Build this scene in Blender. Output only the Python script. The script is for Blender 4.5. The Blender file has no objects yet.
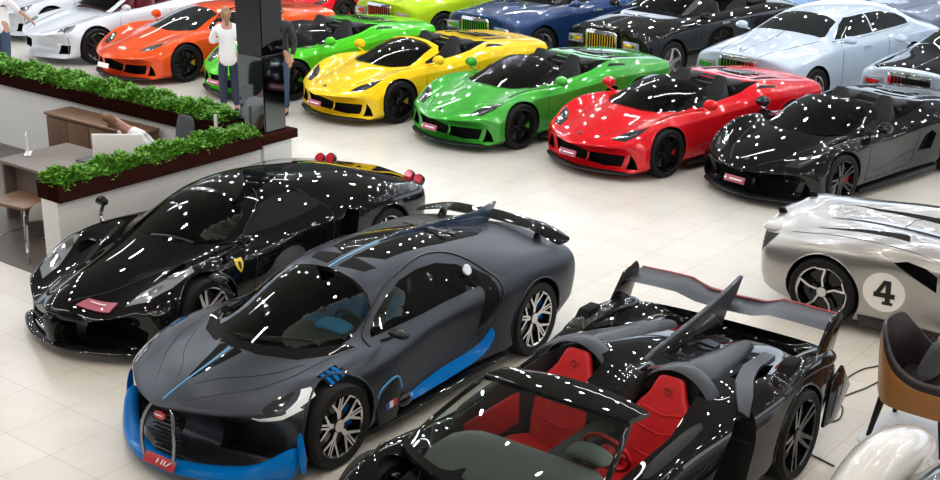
import bpy, bmesh, math, random
from mathutils import Vector, Matrix, Euler
from mathutils.bvhtree import BVHTree
SC = bpy.context.scene
COL = SC.collection
R = math.radians
random.seed(7)

# ---------------------------------------------------------------- materials
def nodes(name):
    m = bpy.data.materials.new(name); m.use_nodes = True
    nt = m.node_tree
    return m, nt, nt.nodes['Principled BSDF']

def mat(name, col, rough=.5, metal=0., coat=0., coat_rough=.03, spec=.5, emit=None, estr=0., alpha=None):
    m, nt, b = nodes(name)
    b.inputs['Base Color'].default_value = (*col, 1)
    b.inputs['Roughness'].default_value = rough
    b.inputs['Metallic'].default_value = metal
    b.inputs['Coat Weight'].default_value = coat
    b.inputs['Coat Roughness'].default_value = coat_rough
    b.inputs['Specular IOR Level'].default_value = spec
    if emit:
        b.inputs['Emission Color'].default_value = (*emit, 1)
        b.inputs['Emission Strength'].default_value = estr
    return m

def flake_paint(name, col, metal=.3, rough=.35, coat=1.):
    m, nt, b = nodes(name)
    n = nt.nodes.new('ShaderNodeTexNoise'); n.inputs['Scale'].default_value = 900
    tc = nt.nodes.new('ShaderNodeTexCoord')
    nt.links.new(tc.outputs['Object'], n.inputs['Vector'])
    mx = nt.nodes.new('ShaderNodeMix'); mx.data_type = 'RGBA'
    mx.inputs[6].default_value = (*[c*.85 for c in col], 1); mx.inputs[7].default_value = (*[min(1, c*1.12) for c in col], 1)
    nt.links.new(n.outputs['Fac'], mx.inputs[0]); nt.links.new(mx.outputs[2], b.inputs['Base Color'])
    b.inputs['Metallic'].default_value = metal; b.inputs['Roughness'].default_value = rough; b.inputs['Specular IOR Level'].default_value = 0.
    b.inputs['Coat Weight'].default_value = coat; b.inputs['Coat Roughness'].default_value = .03
    return m

def glass_mat(name, tint, refl_rough=.01):
    m = bpy.data.materials.new(name); m.use_nodes = True; nt = m.node_tree; nt.nodes.clear()
    out = nt.nodes.new('ShaderNodeOutputMaterial'); tr = nt.nodes.new('ShaderNodeBsdfTransparent'); gl = nt.nodes.new('ShaderNodeBsdfGlossy')
    mx = nt.nodes.new('ShaderNodeMixShader'); fr = nt.nodes.new('ShaderNodeFresnel'); fr.inputs['IOR'].default_value = 1.5
    tr.inputs['Color'].default_value = (*tint, 1); gl.inputs['Roughness'].default_value = refl_rough; gl.inputs['Color'].default_value = (1, 1, 1, 1)
    nt.links.new(fr.outputs[0], mx.inputs[0]); nt.links.new(tr.outputs[0], mx.inputs[1]); nt.links.new(gl.outputs[0], mx.inputs[2])
    nt.links.new(mx.outputs[0], out.inputs[0])
    return m

def mesh_pattern(name, c1, c2, scale, rough=.5):
    # honeycomb / mesh: voronoi cells of dark
    m, nt, b = nodes(name)
    v = nt.nodes.new('ShaderNodeTexVoronoi'); v.feature = 'DISTANCE_TO_EDGE'; v.inputs['Scale'].default_value = scale; v.inputs['Randomness'].default_value = 0
    tc = nt.nodes.new('ShaderNodeTexCoord'); nt.links.new(tc.outputs['Object'], v.inputs['Vector'])
    r = nt.nodes.new('ShaderNodeValToRGB'); r.color_ramp.elements[0].position = .05; r.color_ramp.elements[1].position = .12
    r.color_ramp.elements[0].color = (*c1, 1); r.color_ramp.elements[1].color = (*c2, 1)
    nt.links.new(v.outputs['Distance'], r.inputs[0]); nt.links.new(r.outputs[0], b.inputs['Base Color'])
    b.inputs['Roughness'].default_value = rough
    return m

# ---------------------------------------------------------------- mesh helpers
def finish(me, angle=38):
    bm = bmesh.new(); bm.from_mesh(me)
    bmesh.ops.remove_doubles(bm, verts=bm.verts, dist=1e-5)
    for f in bm.faces: f.smooth = True
    a = math.radians(angle)
    for e in bm.edges:
        e.smooth = not (len(e.link_faces) == 2 and e.calc_face_angle(0) > a)
    bm.to_mesh(me); bm.free(); return me

def link(name, me, parent=None, loc=None, rot=None):
    o = bpy.data.objects.new(name, me); COL.objects.link(o)
    if parent: o.parent = parent
    if loc: o.location = loc
    if rot: o.rotation_euler = rot
    return o

def raw(verts, faces, mats=(), fm=None):
    me = bpy.data.meshes.new('m'); me.from_pydata([tuple(v) for v in verts], [], faces)
    for m in mats: me.materials.append(m)
    if fm: me.polygons.foreach_set('material_index', fm)
    me.validate(); bm = bmesh.new(); bm.from_mesh(me)
    bmesh.ops.recalc_face_normals(bm, faces=bm.faces); bm.to_mesh(me); bm.free()
    return me

def obj(name, verts, faces, m, parent=None, angle=38, loc=None, rot=None):
    return link(name, finish(raw(verts, faces, m if isinstance(m, (list, tuple)) else [m]), angle), parent, loc, rot)

def apply_mods(me, setup):
    o = bpy.data.objects.new('t', me); COL.objects.link(o); setup(o)
    dg = bpy.context.evaluated_depsgraph_get(); dg.update()
    r = bpy.data.meshes.new_from_object(o.evaluated_get(dg))
    bpy.data.objects.remove(o); return r

def subsurf(me, lv):
    def s(o):
        m = o.modifiers.new('s', 'SUBSURF'); m.levels = lv; m.render_levels = lv
    return apply_mods(me, s)

def boolean(me, cut, op='DIFFERENCE'):
    c = bpy.data.objects.new('c', cut); COL.objects.link(c)
    def s(o):
        m = o.modifiers.new('b', 'BOOLEAN'); m.object = c; m.operation = op; m.solver = 'EXACT'
        m.use_self = False; m.material_mode = 'TRANSFER'
    r = apply_mods(me, s); bpy.data.objects.remove(c)
    return r

def join(meshes):
    V, F, FM, mats = [], [], [], []
    for me in meshes:
        b = len(V); V += [v.co.copy() for v in me.vertices]
        idx = []
        for m in me.materials:
            if m not in mats: mats.append(m)
            idx.append(mats.index(m))
        for p in me.polygons:
            F.append([b+i for i in p.vertices]); FM.append(idx[p.material_index] if idx else 0)
    me = bpy.data.meshes.new('j'); me.from_pydata(V, [], F)
    for m in mats: me.materials.append(m)
    me.polygons.foreach_set('material_index', FM); me.update()
    return me

def bvh_of(me):
    return BVHTree.FromPolygons([v.co.copy() for v in me.vertices], [list(p.vertices) for p in me.polygons])

def box_data(cx, cy, cz, sx, sy, sz):
    x, y, z = sx/2, sy/2, sz/2
    v = [(cx+a*x, cy+b*y, cz+c*z) for a in (-1, 1) for b in (-1, 1) for c in (-1, 1)]
    f = [(0, 1, 3, 2), (4, 6, 7, 5), (0, 4, 5, 1), (2, 3, 7, 6), (0, 2, 6, 4), (1, 5, 7, 3)]
    return v, f

def bev(me, w, seg=2):
    def s(o):
        m = o.modifiers.new('b', 'BEVEL'); m.width = w; m.segments = seg; m.limit_method = 'ANGLE'; m.angle_limit = R(30)
    return apply_mods(me, s)

def box(name, c, s, m, parent=None, bevel=0, loc=None, rot=None):
    v, f = box_data(*c, *s); me = raw(v, f, [m])
    if bevel: me = bev(me, bevel)
    return link(name, finish(me, 50), parent, loc, rot)

def prism_me(poly, axis, a, b, m):
    def P(u, v, t):
        return {'x': (t, u, v), 'y': (u, t, v), 'z': (u, v, t)}[axis]
    n = len(poly)
    V = [P(u, v, a) for u, v in poly]+[P(u, v, b) for u, v in poly]
    F = [list(range(n)), list(range(2*n-1, n-1, -1))]+[(i, (i+1) % n, n+(i+1) % n, n+i) for i in range(n)]
    return raw(V, F, [m])

def prism(name, poly, axis, a, b, m, parent=None, bevel=0, loc=None, rot=None):
    me = prism_me(poly, axis, a, b, m)
    if bevel: me = bev(me, bevel, 2)
    return link(name, finish(me, 40), parent, loc, rot)

def cyl_me(c, r, a, b, m, axis='y', n=40):
    poly = [(c[0]+r*math.cos(2*math.pi*i/n), c[1]+r*math.sin(2*math.pi*i/n)) for i in range(n)]
    return prism_me(poly, axis, a, b, m)

def smooth_path(pts, n=6):
    pts = [Vector(p) for p in pts]; out = []
    for i in range(len(pts)-1):
        p0 = pts[max(i-1, 0)]; p1 = pts[i]; p2 = pts[i+1]; p3 = pts[min(i+2, len(pts)-1)]
        for k in range(n):
            t = k/n; out.append(.5*((2*p1)+(-p0+p2)*t+(2*p0-5*p1+4*p2-p3)*t*t+(-p0+3*p1-3*p2+p3)*t**3))
    out.append(pts[-1]); return out

def tube_data(pts, rad, sides=8):
    V, F = [], []; pts = [Vector(p) for p in pts]; n = len(pts)
    up = Vector((0, 0, 1))
    for i, p in enumerate(pts):
        d = (pts[min(i+1, n-1)]-pts[max(i-1, 0)])
        d = d.normalized() if d.length > 1e-9 else Vector((1, 0, 0))
        a = d.cross(up); a = a.normalized() if a.length > 1e-3 else Vector((1, 0, 0)); b = a.cross(d).normalized()
        r = rad[i] if isinstance(rad, (list, tuple)) else rad
        for k in range(sides):
            t = 2*math.pi*k/sides; V.append(p+a*r*math.cos(t)+b*r*math.sin(t))
    for i in range(n-1):
        for k in range(sides):
            F.append((i*sides+k, i*sides+(k+1) % sides, (i+1)*sides+(k+1) % sides, (i+1)*sides+k))
    F.append(tuple(range(sides))[::-1]); F.append(tuple(range((n-1)*sides, n*sides)))
    return V, F

def tube(name, pts, rad, m, parent=None, sides=8, loc=None, rot=None):
    v, f = tube_data(pts, rad, sides); return obj(name, v, f, m, parent, 60, loc, rot)

def multi(name, datas, m, parent=None, angle=50, loc=None, rot=None):
    V, F = [], []
    for v, f in datas:
        b = len(V); V += [tuple(x) for x in v]; F += [[b+i for i in q] for q in f]
    return obj(name, V, F, m, parent, angle, loc, rot)

def lathe_data(prof, n=40, axis='y', c=(0, 0, 0)):
    # prof: (r, t) along axis
    V, F = [], []
    for r, t in prof:
        for k in range(n):
            a = 2*math.pi*k/n; u, w = r*math.cos(a), r*math.sin(a)
            V.append({'y': (c[0]+u, c[1]+t, c[2]+w), 'x': (c[0]+t, c[1]+u, c[2]+w), 'z': (c[0]+u, c[1]+w, c[2]+t)}[axis])
    for i in range(len(prof)-1):
        for k in range(n):
            F.append((i*n+k, i*n+(k+1) % n, (i+1)*n+(k+1) % n, (i+1)*n+k))
    return V, F

def lathe(name, prof, m, parent=None, n=40, axis='y', loc=None, rot=None, c=(0, 0, 0), angle=38):
    v, f = lathe_data(prof, n, axis, c)
    return obj(name, v, f, m, parent, angle, loc, rot)

def loft_me(secs, m, level=2, crease=None):
    # closed rings, capped, subdivided
    V, F = [], []; k = len(secs[0])
    for s in secs: V += [tuple(p) for p in s]
    for i in range(len(secs)-1):
        for j in range(k):
            F.append((i*k+j, i*k+(j+1) % k, (i+1)*k+(j+1) % k, (i+1)*k+j))
    F.append(tuple(range(k))[::-1]); F.append(tuple(range((len(secs)-1)*k, len(secs)*k)))
    me = raw(V, F, [m])
    return subsurf(me, level) if level else me

def loft(name, secs, m, parent=None, level=2, loc=None, rot=None, angle=60):
    return link(name, finish(loft_me(secs, m, level), angle), parent, loc, rot)

def cage(stations, mats, level=3, crease={}, dims=None):
    """car body: rows of half sections -> closed subdivided solid. dims=(xmin,xmax,ymax,zmax)"""
    V, F = [], []; rings = []
    for st in stations:
        x, s, pts, zc = st[0], st[1], list(st[2]), st[3]
        half = [(0., pts[0][1])]+pts+[(0., zc)]
        ring = []
        for y, z in half: ring.append(len(V)); V.append([x-s*y*y, y, z])
        left = ring[:]
        right = []
        for y, z in half[1:-1]: right.append(len(V)); V.append([x-s*y*y, -y, z])
        rings.append((left, right))
    cre = []
    for i in range(len(rings)-1):
        (la, ra), (lb, rb) = rings[i], rings[i+1]
        A = la+ra[::-1]; B = lb+rb[::-1]; n = len(A)
        for j in range(n):
            F.append((A[j], A[(j+1) % n], B[(j+1) % n], B[j]))
        for k, c in crease.items():
            cre.append((la[k], lb[k], c))
            if 0 < k < len(la)-1: cre.append((ra[k-1], rb[k-1], c))
    for (l, r), flip in ((rings[0], 0), (rings[-1], 1)):
        rr = [l[0]]+r+[l[-1]]
        for j in range(len(l)-1):
            q = [l[j], l[j+1], rr[j+1], rr[j]]
            q = [a for i, a in enumerate(q) if a not in q[:i]]
            F.append(tuple(q))
    me = raw(V, F, mats)
    ed = {tuple(sorted(e.vertices)): e.index for e in me.edges}
    if cre:
        at = me.attributes.new('crease_edge', 'FLOAT', 'EDGE')
        for a, b, c in cre:
            k = ed.get(tuple(sorted((a, b))))
            if k is not None: at.data[k].value = c
    me = subsurf(me, level)
    if dims:
        xs = [v.co.x for v in me.vertices]; ys = max(v.co.y for v in me.vertices); zs = max(v.co.z for v in me.vertices)
        zmin = min(v.co.z for v in me.vertices); z0 = stations[len(stations)//2][2][0][1]
        x0, x1 = min(xs), max(xs)
        for v in me.vertices:
            v.co.x = dims[0]+(v.co.x-x0)*(dims[1]-dims[0])/(x1-x0)
            v.co.y *= dims[2]/ys
            v.co.z = z0+(v.co.z-zmin)*(dims[3]-z0)/(zs-zmin)
    return me

def grid_poly(poly, res):
    bm = bmesh.new(); vs = [bm.verts.new((u, v, 0)) for u, v in poly]; bm.faces.new(vs)
    bmesh.ops.triangulate(bm, faces=bm.faces[:])
    for ax in (0, 1):
        lo = min(p[ax] for p in poly); hi = max(p[ax] for p in poly); k = math.floor(lo/res)+1
        while k*res < hi:
            co = [0, 0, 0]; co[ax] = k*res; no = [0, 0, 0]; no[ax] = 1
            bmesh.ops.bisect_plane(bm, geom=bm.verts[:]+bm.edges[:]+bm.faces[:], plane_co=co, plane_no=no, dist=1e-6)
            k += 1
    return bm

def cast(bvh, u, v, axis, sg):
    if axis == 'y': o, d = Vector((u, sg*4, v)), Vector((0, -sg, 0))
    elif axis == 'z': o, d = Vector((u, v, sg*6)), Vector((0, 0, -sg))
    else: o, d = Vector((sg*12, u, v)), Vector((-sg, 0, 0))
    h, n, i, dist = bvh.ray_cast(o, d)
    if h is None: return None, None
    if n.dot(d) > 0: n = -n
    return h, n

def patch_me(bvh, poly, axis, sg, m, off=.002, thick=.006, res=.06):
    bm = grid_poly(poly, res); bm.verts.index_update(); top = {}; bot = {}
    for v in bm.verts:
        h, n = cast(bvh, v.co.x, v.co.y, axis, sg)
        if h is not None: top[v.index] = h+n*off; bot[v.index] = h+n*(off-thick)
    fs = [[v.index for v in f.verts] for f in bm.faces if all(v.index in top for v in f.verts)]
    bm.free()
    if not fs: return None
    d = {'y': Vector((0, sg, 0)), 'z': Vector((0, 0, sg)), 'x': Vector((sg, 0, 0))}[axis]
    ids = sorted({i for f in fs for i in f}); loc = {i: k for k, i in enumerate(ids)}; n = len(ids)
    V = [top[i] for i in ids]+[bot[i] for i in ids]; F = []; ed = {}
    for f in fs:
        q = [loc[i] for i in f]; a, b_, c = V[q[0]], V[q[1]], V[q[2]]
        if (b_-a).cross(c-a).dot(d) < 0: q = q[::-1]
        F.append(q); F.append([i+n for i in q[::-1]])
        for i in range(len(q)):
            e = (q[i], q[(i+1) % len(q)])
            if (e[1], e[0]) in ed: ed.pop((e[1], e[0]))
            else: ed[e] = 1
    for a, b_ in ed: F.append([b_, a, a+n, b_+n])
    me = bpy.data.meshes.new('p'); me.from_pydata(V, [], F); me.materials.append(m); me.update()
    return me

def patch(name, bvh, poly, axis, sg, m, parent, off=.004, thick=.009, res=.045, both=False):
    """a skin piece that follows the body; both=True mirrors about the car's centre plane (two objects)"""
    res_o = []
    for s in ((1, -1) if both else (1,)):
        if axis == 'y': P, S = poly, sg*s
        elif axis == 'z': P, S = [(a, b*s) for a, b in poly], sg
        else: P, S = [(a*s, b) for a, b in poly], sg
        me = patch_me(bvh, P, axis, S, m, off, thick, res)
        if me: res_o.append(link(name, finish(me, 45), parent))
    return res_o

def seam(name, bvh, pts, axis, sg, m, parent, r=.003, both=False, step=.05, off=0.):
    out = []
    for s in ((1, -1) if both else (1,)):
        P = []
        for (a, b), (c, d) in zip(pts, pts[1:]):
            L = math.hypot(c-a, d-b); n = max(1, int(L/step))
            P += [(a+(c-a)*i/n, b+(d-b)*i/n) for i in range(n)]
        P.append(pts[-1]); Q = []
        for a, b in P:
            if axis == 'y': h, n = cast(bvh, a, b, 'y', sg*s)
            elif axis == 'z': h, n = cast(bvh, a, b*s, 'z', sg)
            else: h, n = cast(bvh, a*s, b, 'x', sg)
            if h is not None: Q.append(h+n*off)
        if len(Q) > 1: out.append(tube(name, Q, r, m, parent, 6))
    return out

def empty(name, loc, rz=0., label=None, cat=None, group=None):
    o = bpy.data.objects.new(name, None); COL.objects.link(o); o.empty_display_size = .2
    o.location = loc; o.rotation_euler = (0, 0, rz)
    tag(o, label, cat, group); return o

def tag(o, label=None, cat=None, group=None, kind=None):
    if label: o['label'] = label
    if cat: o['category'] = cat
    if group: o['group'] = group
    if kind: o['kind'] = kind
    return o

def copy_tree(o, parent=None, swap=None):
    c = o.copy(); COL.objects.link(c)
    if parent: c.parent = parent
    if swap and c.type == 'MESH':
        for sl in c.material_slots:
            if sl.material in swap:
                nm = swap[sl.material]; sl.link = 'OBJECT'; sl.material = nm
    for ch in list(o.children): copy_tree(ch, c, swap)
    return c

# ---------------------------------------------------------------- wheels
def spoke_poly(segs):
    """segs: list of ((r0,a0),(r1,a1),w0,w1)"""
    out = []
    for (r0, a0), (r1, a1), w0, w1 in segs:
        a = Vector((r0*math.cos(a0), r0*math.sin(a0))); b = Vector((r1*math.cos(a1), r1*math.sin(a1)))
        d = (b-a).normalized(); n = Vector((-d.y, d.x))
        out.append([a+n*w0/2, a-n*w0/2, b-n*w1/2, b+n*w1/2])
    return out

def wheel(parent, loc, side, r, rr, w, style, m_rim, m_face, m_cal, m_tire, m_disc, hub=None):
    """side +1: outer face towards +y"""
    s = side; hw = w/2
    V, F = [], []
    def add(d):
        b = len(V); V.extend([tuple(x) for x in d[0]]); F.extend([[b+i for i in q] for q in d[1]])
    add(lathe_data([(rr*.94, -hw*s*.9), (rr*.9, -hw*s*.4), (rr*.9, hw*s*.55), (rr*.93, hw*s*.86), (rr*.985, hw*s*.93), (rr*.985, hw*s*.8), (rr*.97, -hw*s*.85), (rr*.94, -hw*s*.9)], 44))
    nb = len(F)
    segs = []
    n = {'y': 5, 'multi': 10, 'five': 5, 'ten': 10, 'turbine': 5}[style]
    for k in range(n):
        a = 2*math.pi*k/n+math.pi/2; da = 2*math.pi/n
        if style == 'y':
            segs += [((.05, a), (rr*.5, a-.10), .03, .024), ((.05, a), (rr*.5, a+.10), .03, .024), ((rr*.48, a-.1), (rr*.95, a-.42), .026, .018), ((rr*.48, a+.1), (rr*.95, a+.42), .026, .018), ((rr*.5, a-.1), (rr*.95, a-.02), .018, .014), ((rr*.5, a+.1), (rr*.95, a+.1), .018, .014)]
        elif style == 'multi':
            segs += [((.05, a), (rr*.96, a+.05), .034, .022)]
        elif style == 'ten':
            segs += [((.05, a), (rr*.96, a+(.16 if k % 2 else -.16)), .04, .026)]
        elif style == 'five':
            segs += [((.04, a), (rr*.96, a), .075, .055)]
        else:
            segs += [((.05, a-.1), (rr*.52, a+.05), .024, .018), ((rr*.50, a+.05), (rr*.94, a-.10), .022, .022), ((rr*.92, a-.14), (rr*.93, a+.30), .02, .014)]
    yo = hw*.72; yi = hw*.5
    for q in spoke_poly(segs):
        n0 = len(q); c = [(p.x, p.y) for p in q]
        vv = [];
        for (x, z) in c: d = math.hypot(x, z)/rr; vv.append((x, s*(yi+.03*d*d), z))
        for (x, z) in c: d = math.hypot(x, z)/rr; vv.append((x, s*(yo+.035*d*d), z))
        ff = [(0, 1, 2, 3), (7, 6, 5, 4)]+[(i, (i+1) % 4, 4+(i+1) % 4, 4+i) for i in range(4)]
        add((vv, ff))
    add(lathe_data([(0.001, s*yo*1.1), (.05, s*yo*1.1), (.062, s*yo*.95), (.062, s*yi*.5), (.001, s*yi*.5)], 20))
    me = raw(V, F, [m_rim, m_face])
    for p in me.polygons:
        if len(p.vertices) == 4 and p.index >= 0 and p.normal.y*s > .75: p.material_index = 1
    rim = link('wheel', finish(me, 35), parent, loc)
    t = lathe('tyre', [(rr*.96, -hw*s*.86), (rr*1.02, -hw*s), (r*.93, -hw*s*1.02), (r*.985, -hw*s*.86), (r, -hw*s*.5), (r, hw*s*.5), (r*.985, hw*s*.86), (r*.93, hw*s*1.02), (rr*1.02, hw*s*.98), (rr*.96, hw*s*.86)], m_tire, rim, 48)
    lathe('brake_disc', [(.08, s*.0), (rr*.78, s*.0), (rr*.78, s*.03), (.08, s*.03), (.08, 0)], m_disc, rim, 32)
    ca = []
    for k in range(7): a = R(150+k*9); ca.append((rr*.84*math.cos(a), rr*.84*math.sin(a)))
    for k in range(6, -1, -1): a = R(150+k*9); ca.append((rr*.52*math.cos(a), rr*.52*math.sin(a)))
    prism('brake_caliper', [(x if True else -x, z) for x, z in ca], 'y', s*-.02, s*.055, m_cal, rim, .008)
    return rim

def seat(name, parent, loc, m, m2=None, hgt=.78, w=.5, rot=(0, R(-14), 0), head=True):
    """bucket seat facing +x; origin at the rear of the cushion"""
    def ring(z, hw, t, bol, x0=0.):
        return [(x0-t, -hw*.8, z), (x0-t*1.1, 0, z), (x0-t, hw*.8, z), (x0-.02, hw, z), (x0+bol, hw*.92, z), (x0+.015, hw*.62, z), (x0, 0, z), (x0+.015, -hw*.62, z), (x0+bol, -hw*.92, z), (x0-.02, -hw, z)]
    h = hgt; k = w/2
    secs = [ring(0, k*.9, .09, .05), ring(.04, k*.97, .1, .08), ring(h*.3, k*1.05, .1, .12), ring(h*.55, k*1.05, .1, .11), ring(h*.72, k*.95, .09, .06), ring(h*.82, k*.62, .08, .03), ring(h*.92, k*.52, .08, .035), ring(h, k*.42, .06, .02), ring(h+.01, k*.3, .04, .0)]
    b = loft(name, secs, m, parent, 2, loc, rot)
    def cr(x, hw, z, bol): return [(x, -hw, z-.1), (x, 0, z-.12), (x, hw, z-.1), (x, hw*1.05, z+bol*.5), (x, hw*.9, z+bol), (x, hw*.6, z), (x, 0, z-.01), (x, -hw*.6, z), (x, -hw*.9, z+bol), (x, -hw*1.05, z+bol*.5)]
    c = [cr(-.05, k*.9, .02, .05), cr(0, k*.98, .04, .08), cr(.25, k*1.04, .05, .09), cr(.42, k*1.0, .07, .06), cr(.48, k*.9, .04, .02)]
    loft('seat_cushion', c, m, b, 2, rot=(0, R(9), 0))
    return b

def steering(parent, loc, m, m2=None, tilt=65, r=.175):
    a = []
    for k in range(33): t = 2*math.pi*k/32; a.append((0, r*math.cos(t), r*math.sin(t)))
    d = [tube_data(a, .016, 8)]
    for t in (R(0), R(180), R(-90)): d.append(tube_data([(0, 0, 0), (0, r*math.cos(t), r*math.sin(t))], .018, 6))
    d.append(lathe_data([(.001, -.03), (.055, -.03), (.06, 0), (.055, .02), (.001, .02)], 16, 'x'))
    return multi('steering_wheel', d, m, parent, 60, loc, (0, R(90-tilt), 0))
# ---------------------------------------------------------------- camera, colour, light
cam = bpy.data.cameras.new('camera'); co = bpy.data.objects.new('camera', cam); COL.objects.link(co)
cam.sensor_width = 36; cam.lens = 1326.26/940*36; cam.clip_end = 300
co.matrix_world = Matrix.Translation((0, 0, 5.068)) @ Matrix.Rotation(R(-51.649), 4, 'Z')@Matrix.Rotation(R(90-19.064), 4, 'X')@Matrix.Rotation(R(.4035), 4, 'Z')
cam['_'] = 0
del cam['_']
SC.camera = co
vs = SC.view_settings; vs.view_transform = 'Standard'; vs.look = 'None'; vs.gamma = 1; vs.exposure = 0.25; vs.use_curve_mapping = False
w = bpy.data.worlds.new('world'); SC.world = w; w.use_nodes = True
w.node_tree.nodes['Background'].inputs[0].default_value = (.62, .72, .9, 1); w.node_tree.nodes['Background'].inputs[1].default_value = .1

# materials of the room
def tile_mat():
    m, nt, b = nodes('floor_tiles'); N = nt.nodes; L = nt.links
    tc = N.new('ShaderNodeTexCoord'); mp = N.new('ShaderNodeMapping')
    mp.inputs['Location'].default_value = (-5.89, -9.02, 0)
    L.new(tc.outputs['Object'], mp.inputs['Vector'])
    br = N.new('ShaderNodeTexBrick'); br.offset = 0; br.inputs['Scale'].default_value = 1
    br.inputs['Brick Width'].default_value = .6; br.inputs['Row Height'].default_value = .6; br.inputs['Mortar Size'].default_value = .0028
    br.inputs['Mortar Smooth'].default_value = .3; br.inputs['Bias'].default_value = 0
    br.inputs['Color1'].default_value = (.66, .625, .565, 1); br.inputs['Color2'].default_value = (.62, .585, .525, 1); br.inputs['Mortar'].default_value = (.36, .32, .27, 1)
    L.new(mp.outputs[0], br.inputs['Vector'])
    n = N.new('ShaderNodeTexNoise'); n.inputs['Scale'].default_value = 2.2; n.inputs['Detail'].default_value = 6; L.new(tc.outputs['Object'], n.inputs['Vector'])
    mx = N.new('ShaderNodeMix'); mx.data_type = 'RGBA'; mx.blend_type = 'MULTIPLY'; mx.inputs[0].default_value = .25
    r = N.new('ShaderNodeValToRGB'); r.color_ramp.elements[0].color = (.75, .74, .72, 1); r.color_ramp.elements[1].color = (1, 1, 1, 1); r.color_ramp.elements[0].position = .35; r.color_ramp.elements[1].position = .6
    L.new(n.outputs['Fac'], r.inputs[0]); L.new(br.outputs['Color'], mx.inputs[6]); L.new(r.outputs[0], mx.inputs[7])
    L.new(mx.outputs[2], b.inputs['Base Color'])
    b.inputs['Roughness'].default_value = .28; b.inputs['Specular IOR Level'].default_value = .5
    bp = N.new('ShaderNodeBump'); bp.inputs['Strength'].default_value = .25; bp.inputs['Distance'].default_value = .004; bp.invert = True
    L.new(br.outputs['Fac'], bp.inputs['Height']); L.new(bp.outputs[0], b.inputs['Normal'])
    return m

def plank_mat(name, c1, c2, c3, width=.14, length=1.2, rough=.5, rot=0, axis='Object'):
    m, nt, b = nodes(name); N = nt.nodes; L = nt.links
    tc = N.new('ShaderNodeTexCoord'); mp = N.new('ShaderNodeMapping'); mp.inputs['Rotation'].default_value = rot if isinstance(rot, tuple) else (0, 0, rot); L.new(tc.outputs['Object'], mp.inputs['Vector'])
    br = N.new('ShaderNodeTexBrick'); br.inputs['Scale'].default_value = 1; br.inputs['Brick Width'].default_value = length; br.inputs['Row Height'].default_value = width
    br.inputs['Mortar Size'].default_value = .002; br.inputs['Color1'].default_value = (*c1, 1); br.inputs['Color2'].default_value = (*c2, 1); br.inputs['Mortar'].default_value = (*[c*.3 for c in c1], 1)
    L.new(mp.outputs[0], br.inputs['Vector'])
    mp2 = N.new('ShaderNodeMapping'); mp2.inputs['Scale'].default_value = (1.5, 22, 22); L.new(mp.outputs[0], mp2.inputs['Vector'])
    n = N.new('ShaderNodeTexNoise'); n.inputs['Scale'].default_value = 2; n.inputs['Detail'].default_value = 8; L.new(mp2.outputs[0], n.inputs['Vector'])
    mx = N.new('ShaderNodeMix'); mx.data_type = 'RGBA'; mx.inputs[7].default_value = (*c3, 1)
    r = N.new('ShaderNodeMath'); r.operation = 'MULTIPLY'; r.inputs[1].default_value = .75; L.new(n.outputs['Fac'], r.inputs[0])
    L.new(r.outputs[0], mx.inputs[0]); L.new(br.outputs['Color'], mx.inputs[6]); L.new(mx.outputs[2], b.inputs['Base Color'])
    b.inputs['Roughness'].default_value = rough
    return m

TILE = tile_mat()
WOODFLOOR = plank_mat('dark_laminate', (.085, .065, .052), (.04, .03, .025), (.12, .098, .082), .16, .9, .45, R(90))
WHITEWALL = mat('white_partition_paint', (.72, .72, .71), .55)
def wood_mat(name, c1, c2, rough=.4):
    m, nt, b = nodes(name); N = nt.nodes; L = nt.links
    tc = N.new('ShaderNodeTexCoord'); mp = N.new('ShaderNodeMapping'); mp.inputs['Scale'].default_value = (2, 2, 30); L.new(tc.outputs['Object'], mp.inputs['Vector'])
    n = N.new('ShaderNodeTexNoise'); n.inputs['Scale'].default_value = 2; n.inputs['Detail'].default_value = 7; L.new(mp.outputs[0], n.inputs['Vector'])
    r = N.new('ShaderNodeValToRGB'); r.color_ramp.elements[0].color = (*c1, 1); r.color_ramp.elements[1].color = (*c2, 1); L.new(n.outputs['Fac'], r.inputs[0]); L.new(r.outputs[0], b.inputs['Base Color'])
    b.inputs['Roughness'].default_value = .6; b.inputs['Specular IOR Level'].default_value = 0.
    return m
DARKWOOD = wood_mat('dark_red_wood', (.018, .006, .005), (.055, .018, .014))
CEILM = mat('ceiling_grey', (.20, .20, .195), .8)
WALLM = mat('showroom_wall', (.30, .30, .30), .7)
METAL = mat('brushed_steel', (.6, .6, .6), .3, 1)
BLACKPL = mat('black_plastic', (.008, .008, .009), .4, 0, 0, 0, .25)

def plane(name, x0, y0, x1, y1, z, m, kind='structure'):
    v, f = box_data((x0+x1)/2, (y0+y1)/2, z-.05, x1-x0, y1-y0, .1)
    o = obj(name, v, f, m); tag(o, kind=kind); return o

plane('floor', -6, -16, 40, 40, 0, TILE)
v, f = box_data(17, 12, 7.25, 46, 56, .1); o = obj('ceiling', v, f, CEILM); tag(o, kind='structure')
for nm, c, s in (('wall_back', (40.1, 12, 3.6), (.2, 56, 7.2)), ('wall_left', (17, 40.1, 3.6), (46, .2, 7.2)), ('wall_right', (17, -16.1, 3.6), (46, .2, 7.2)), ('wall_front', (-6.1, 12, 3.6), (.2, 56, 7.2))):
    o = box(nm, c, s, WALLM); tag(o, kind='structure')

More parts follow.
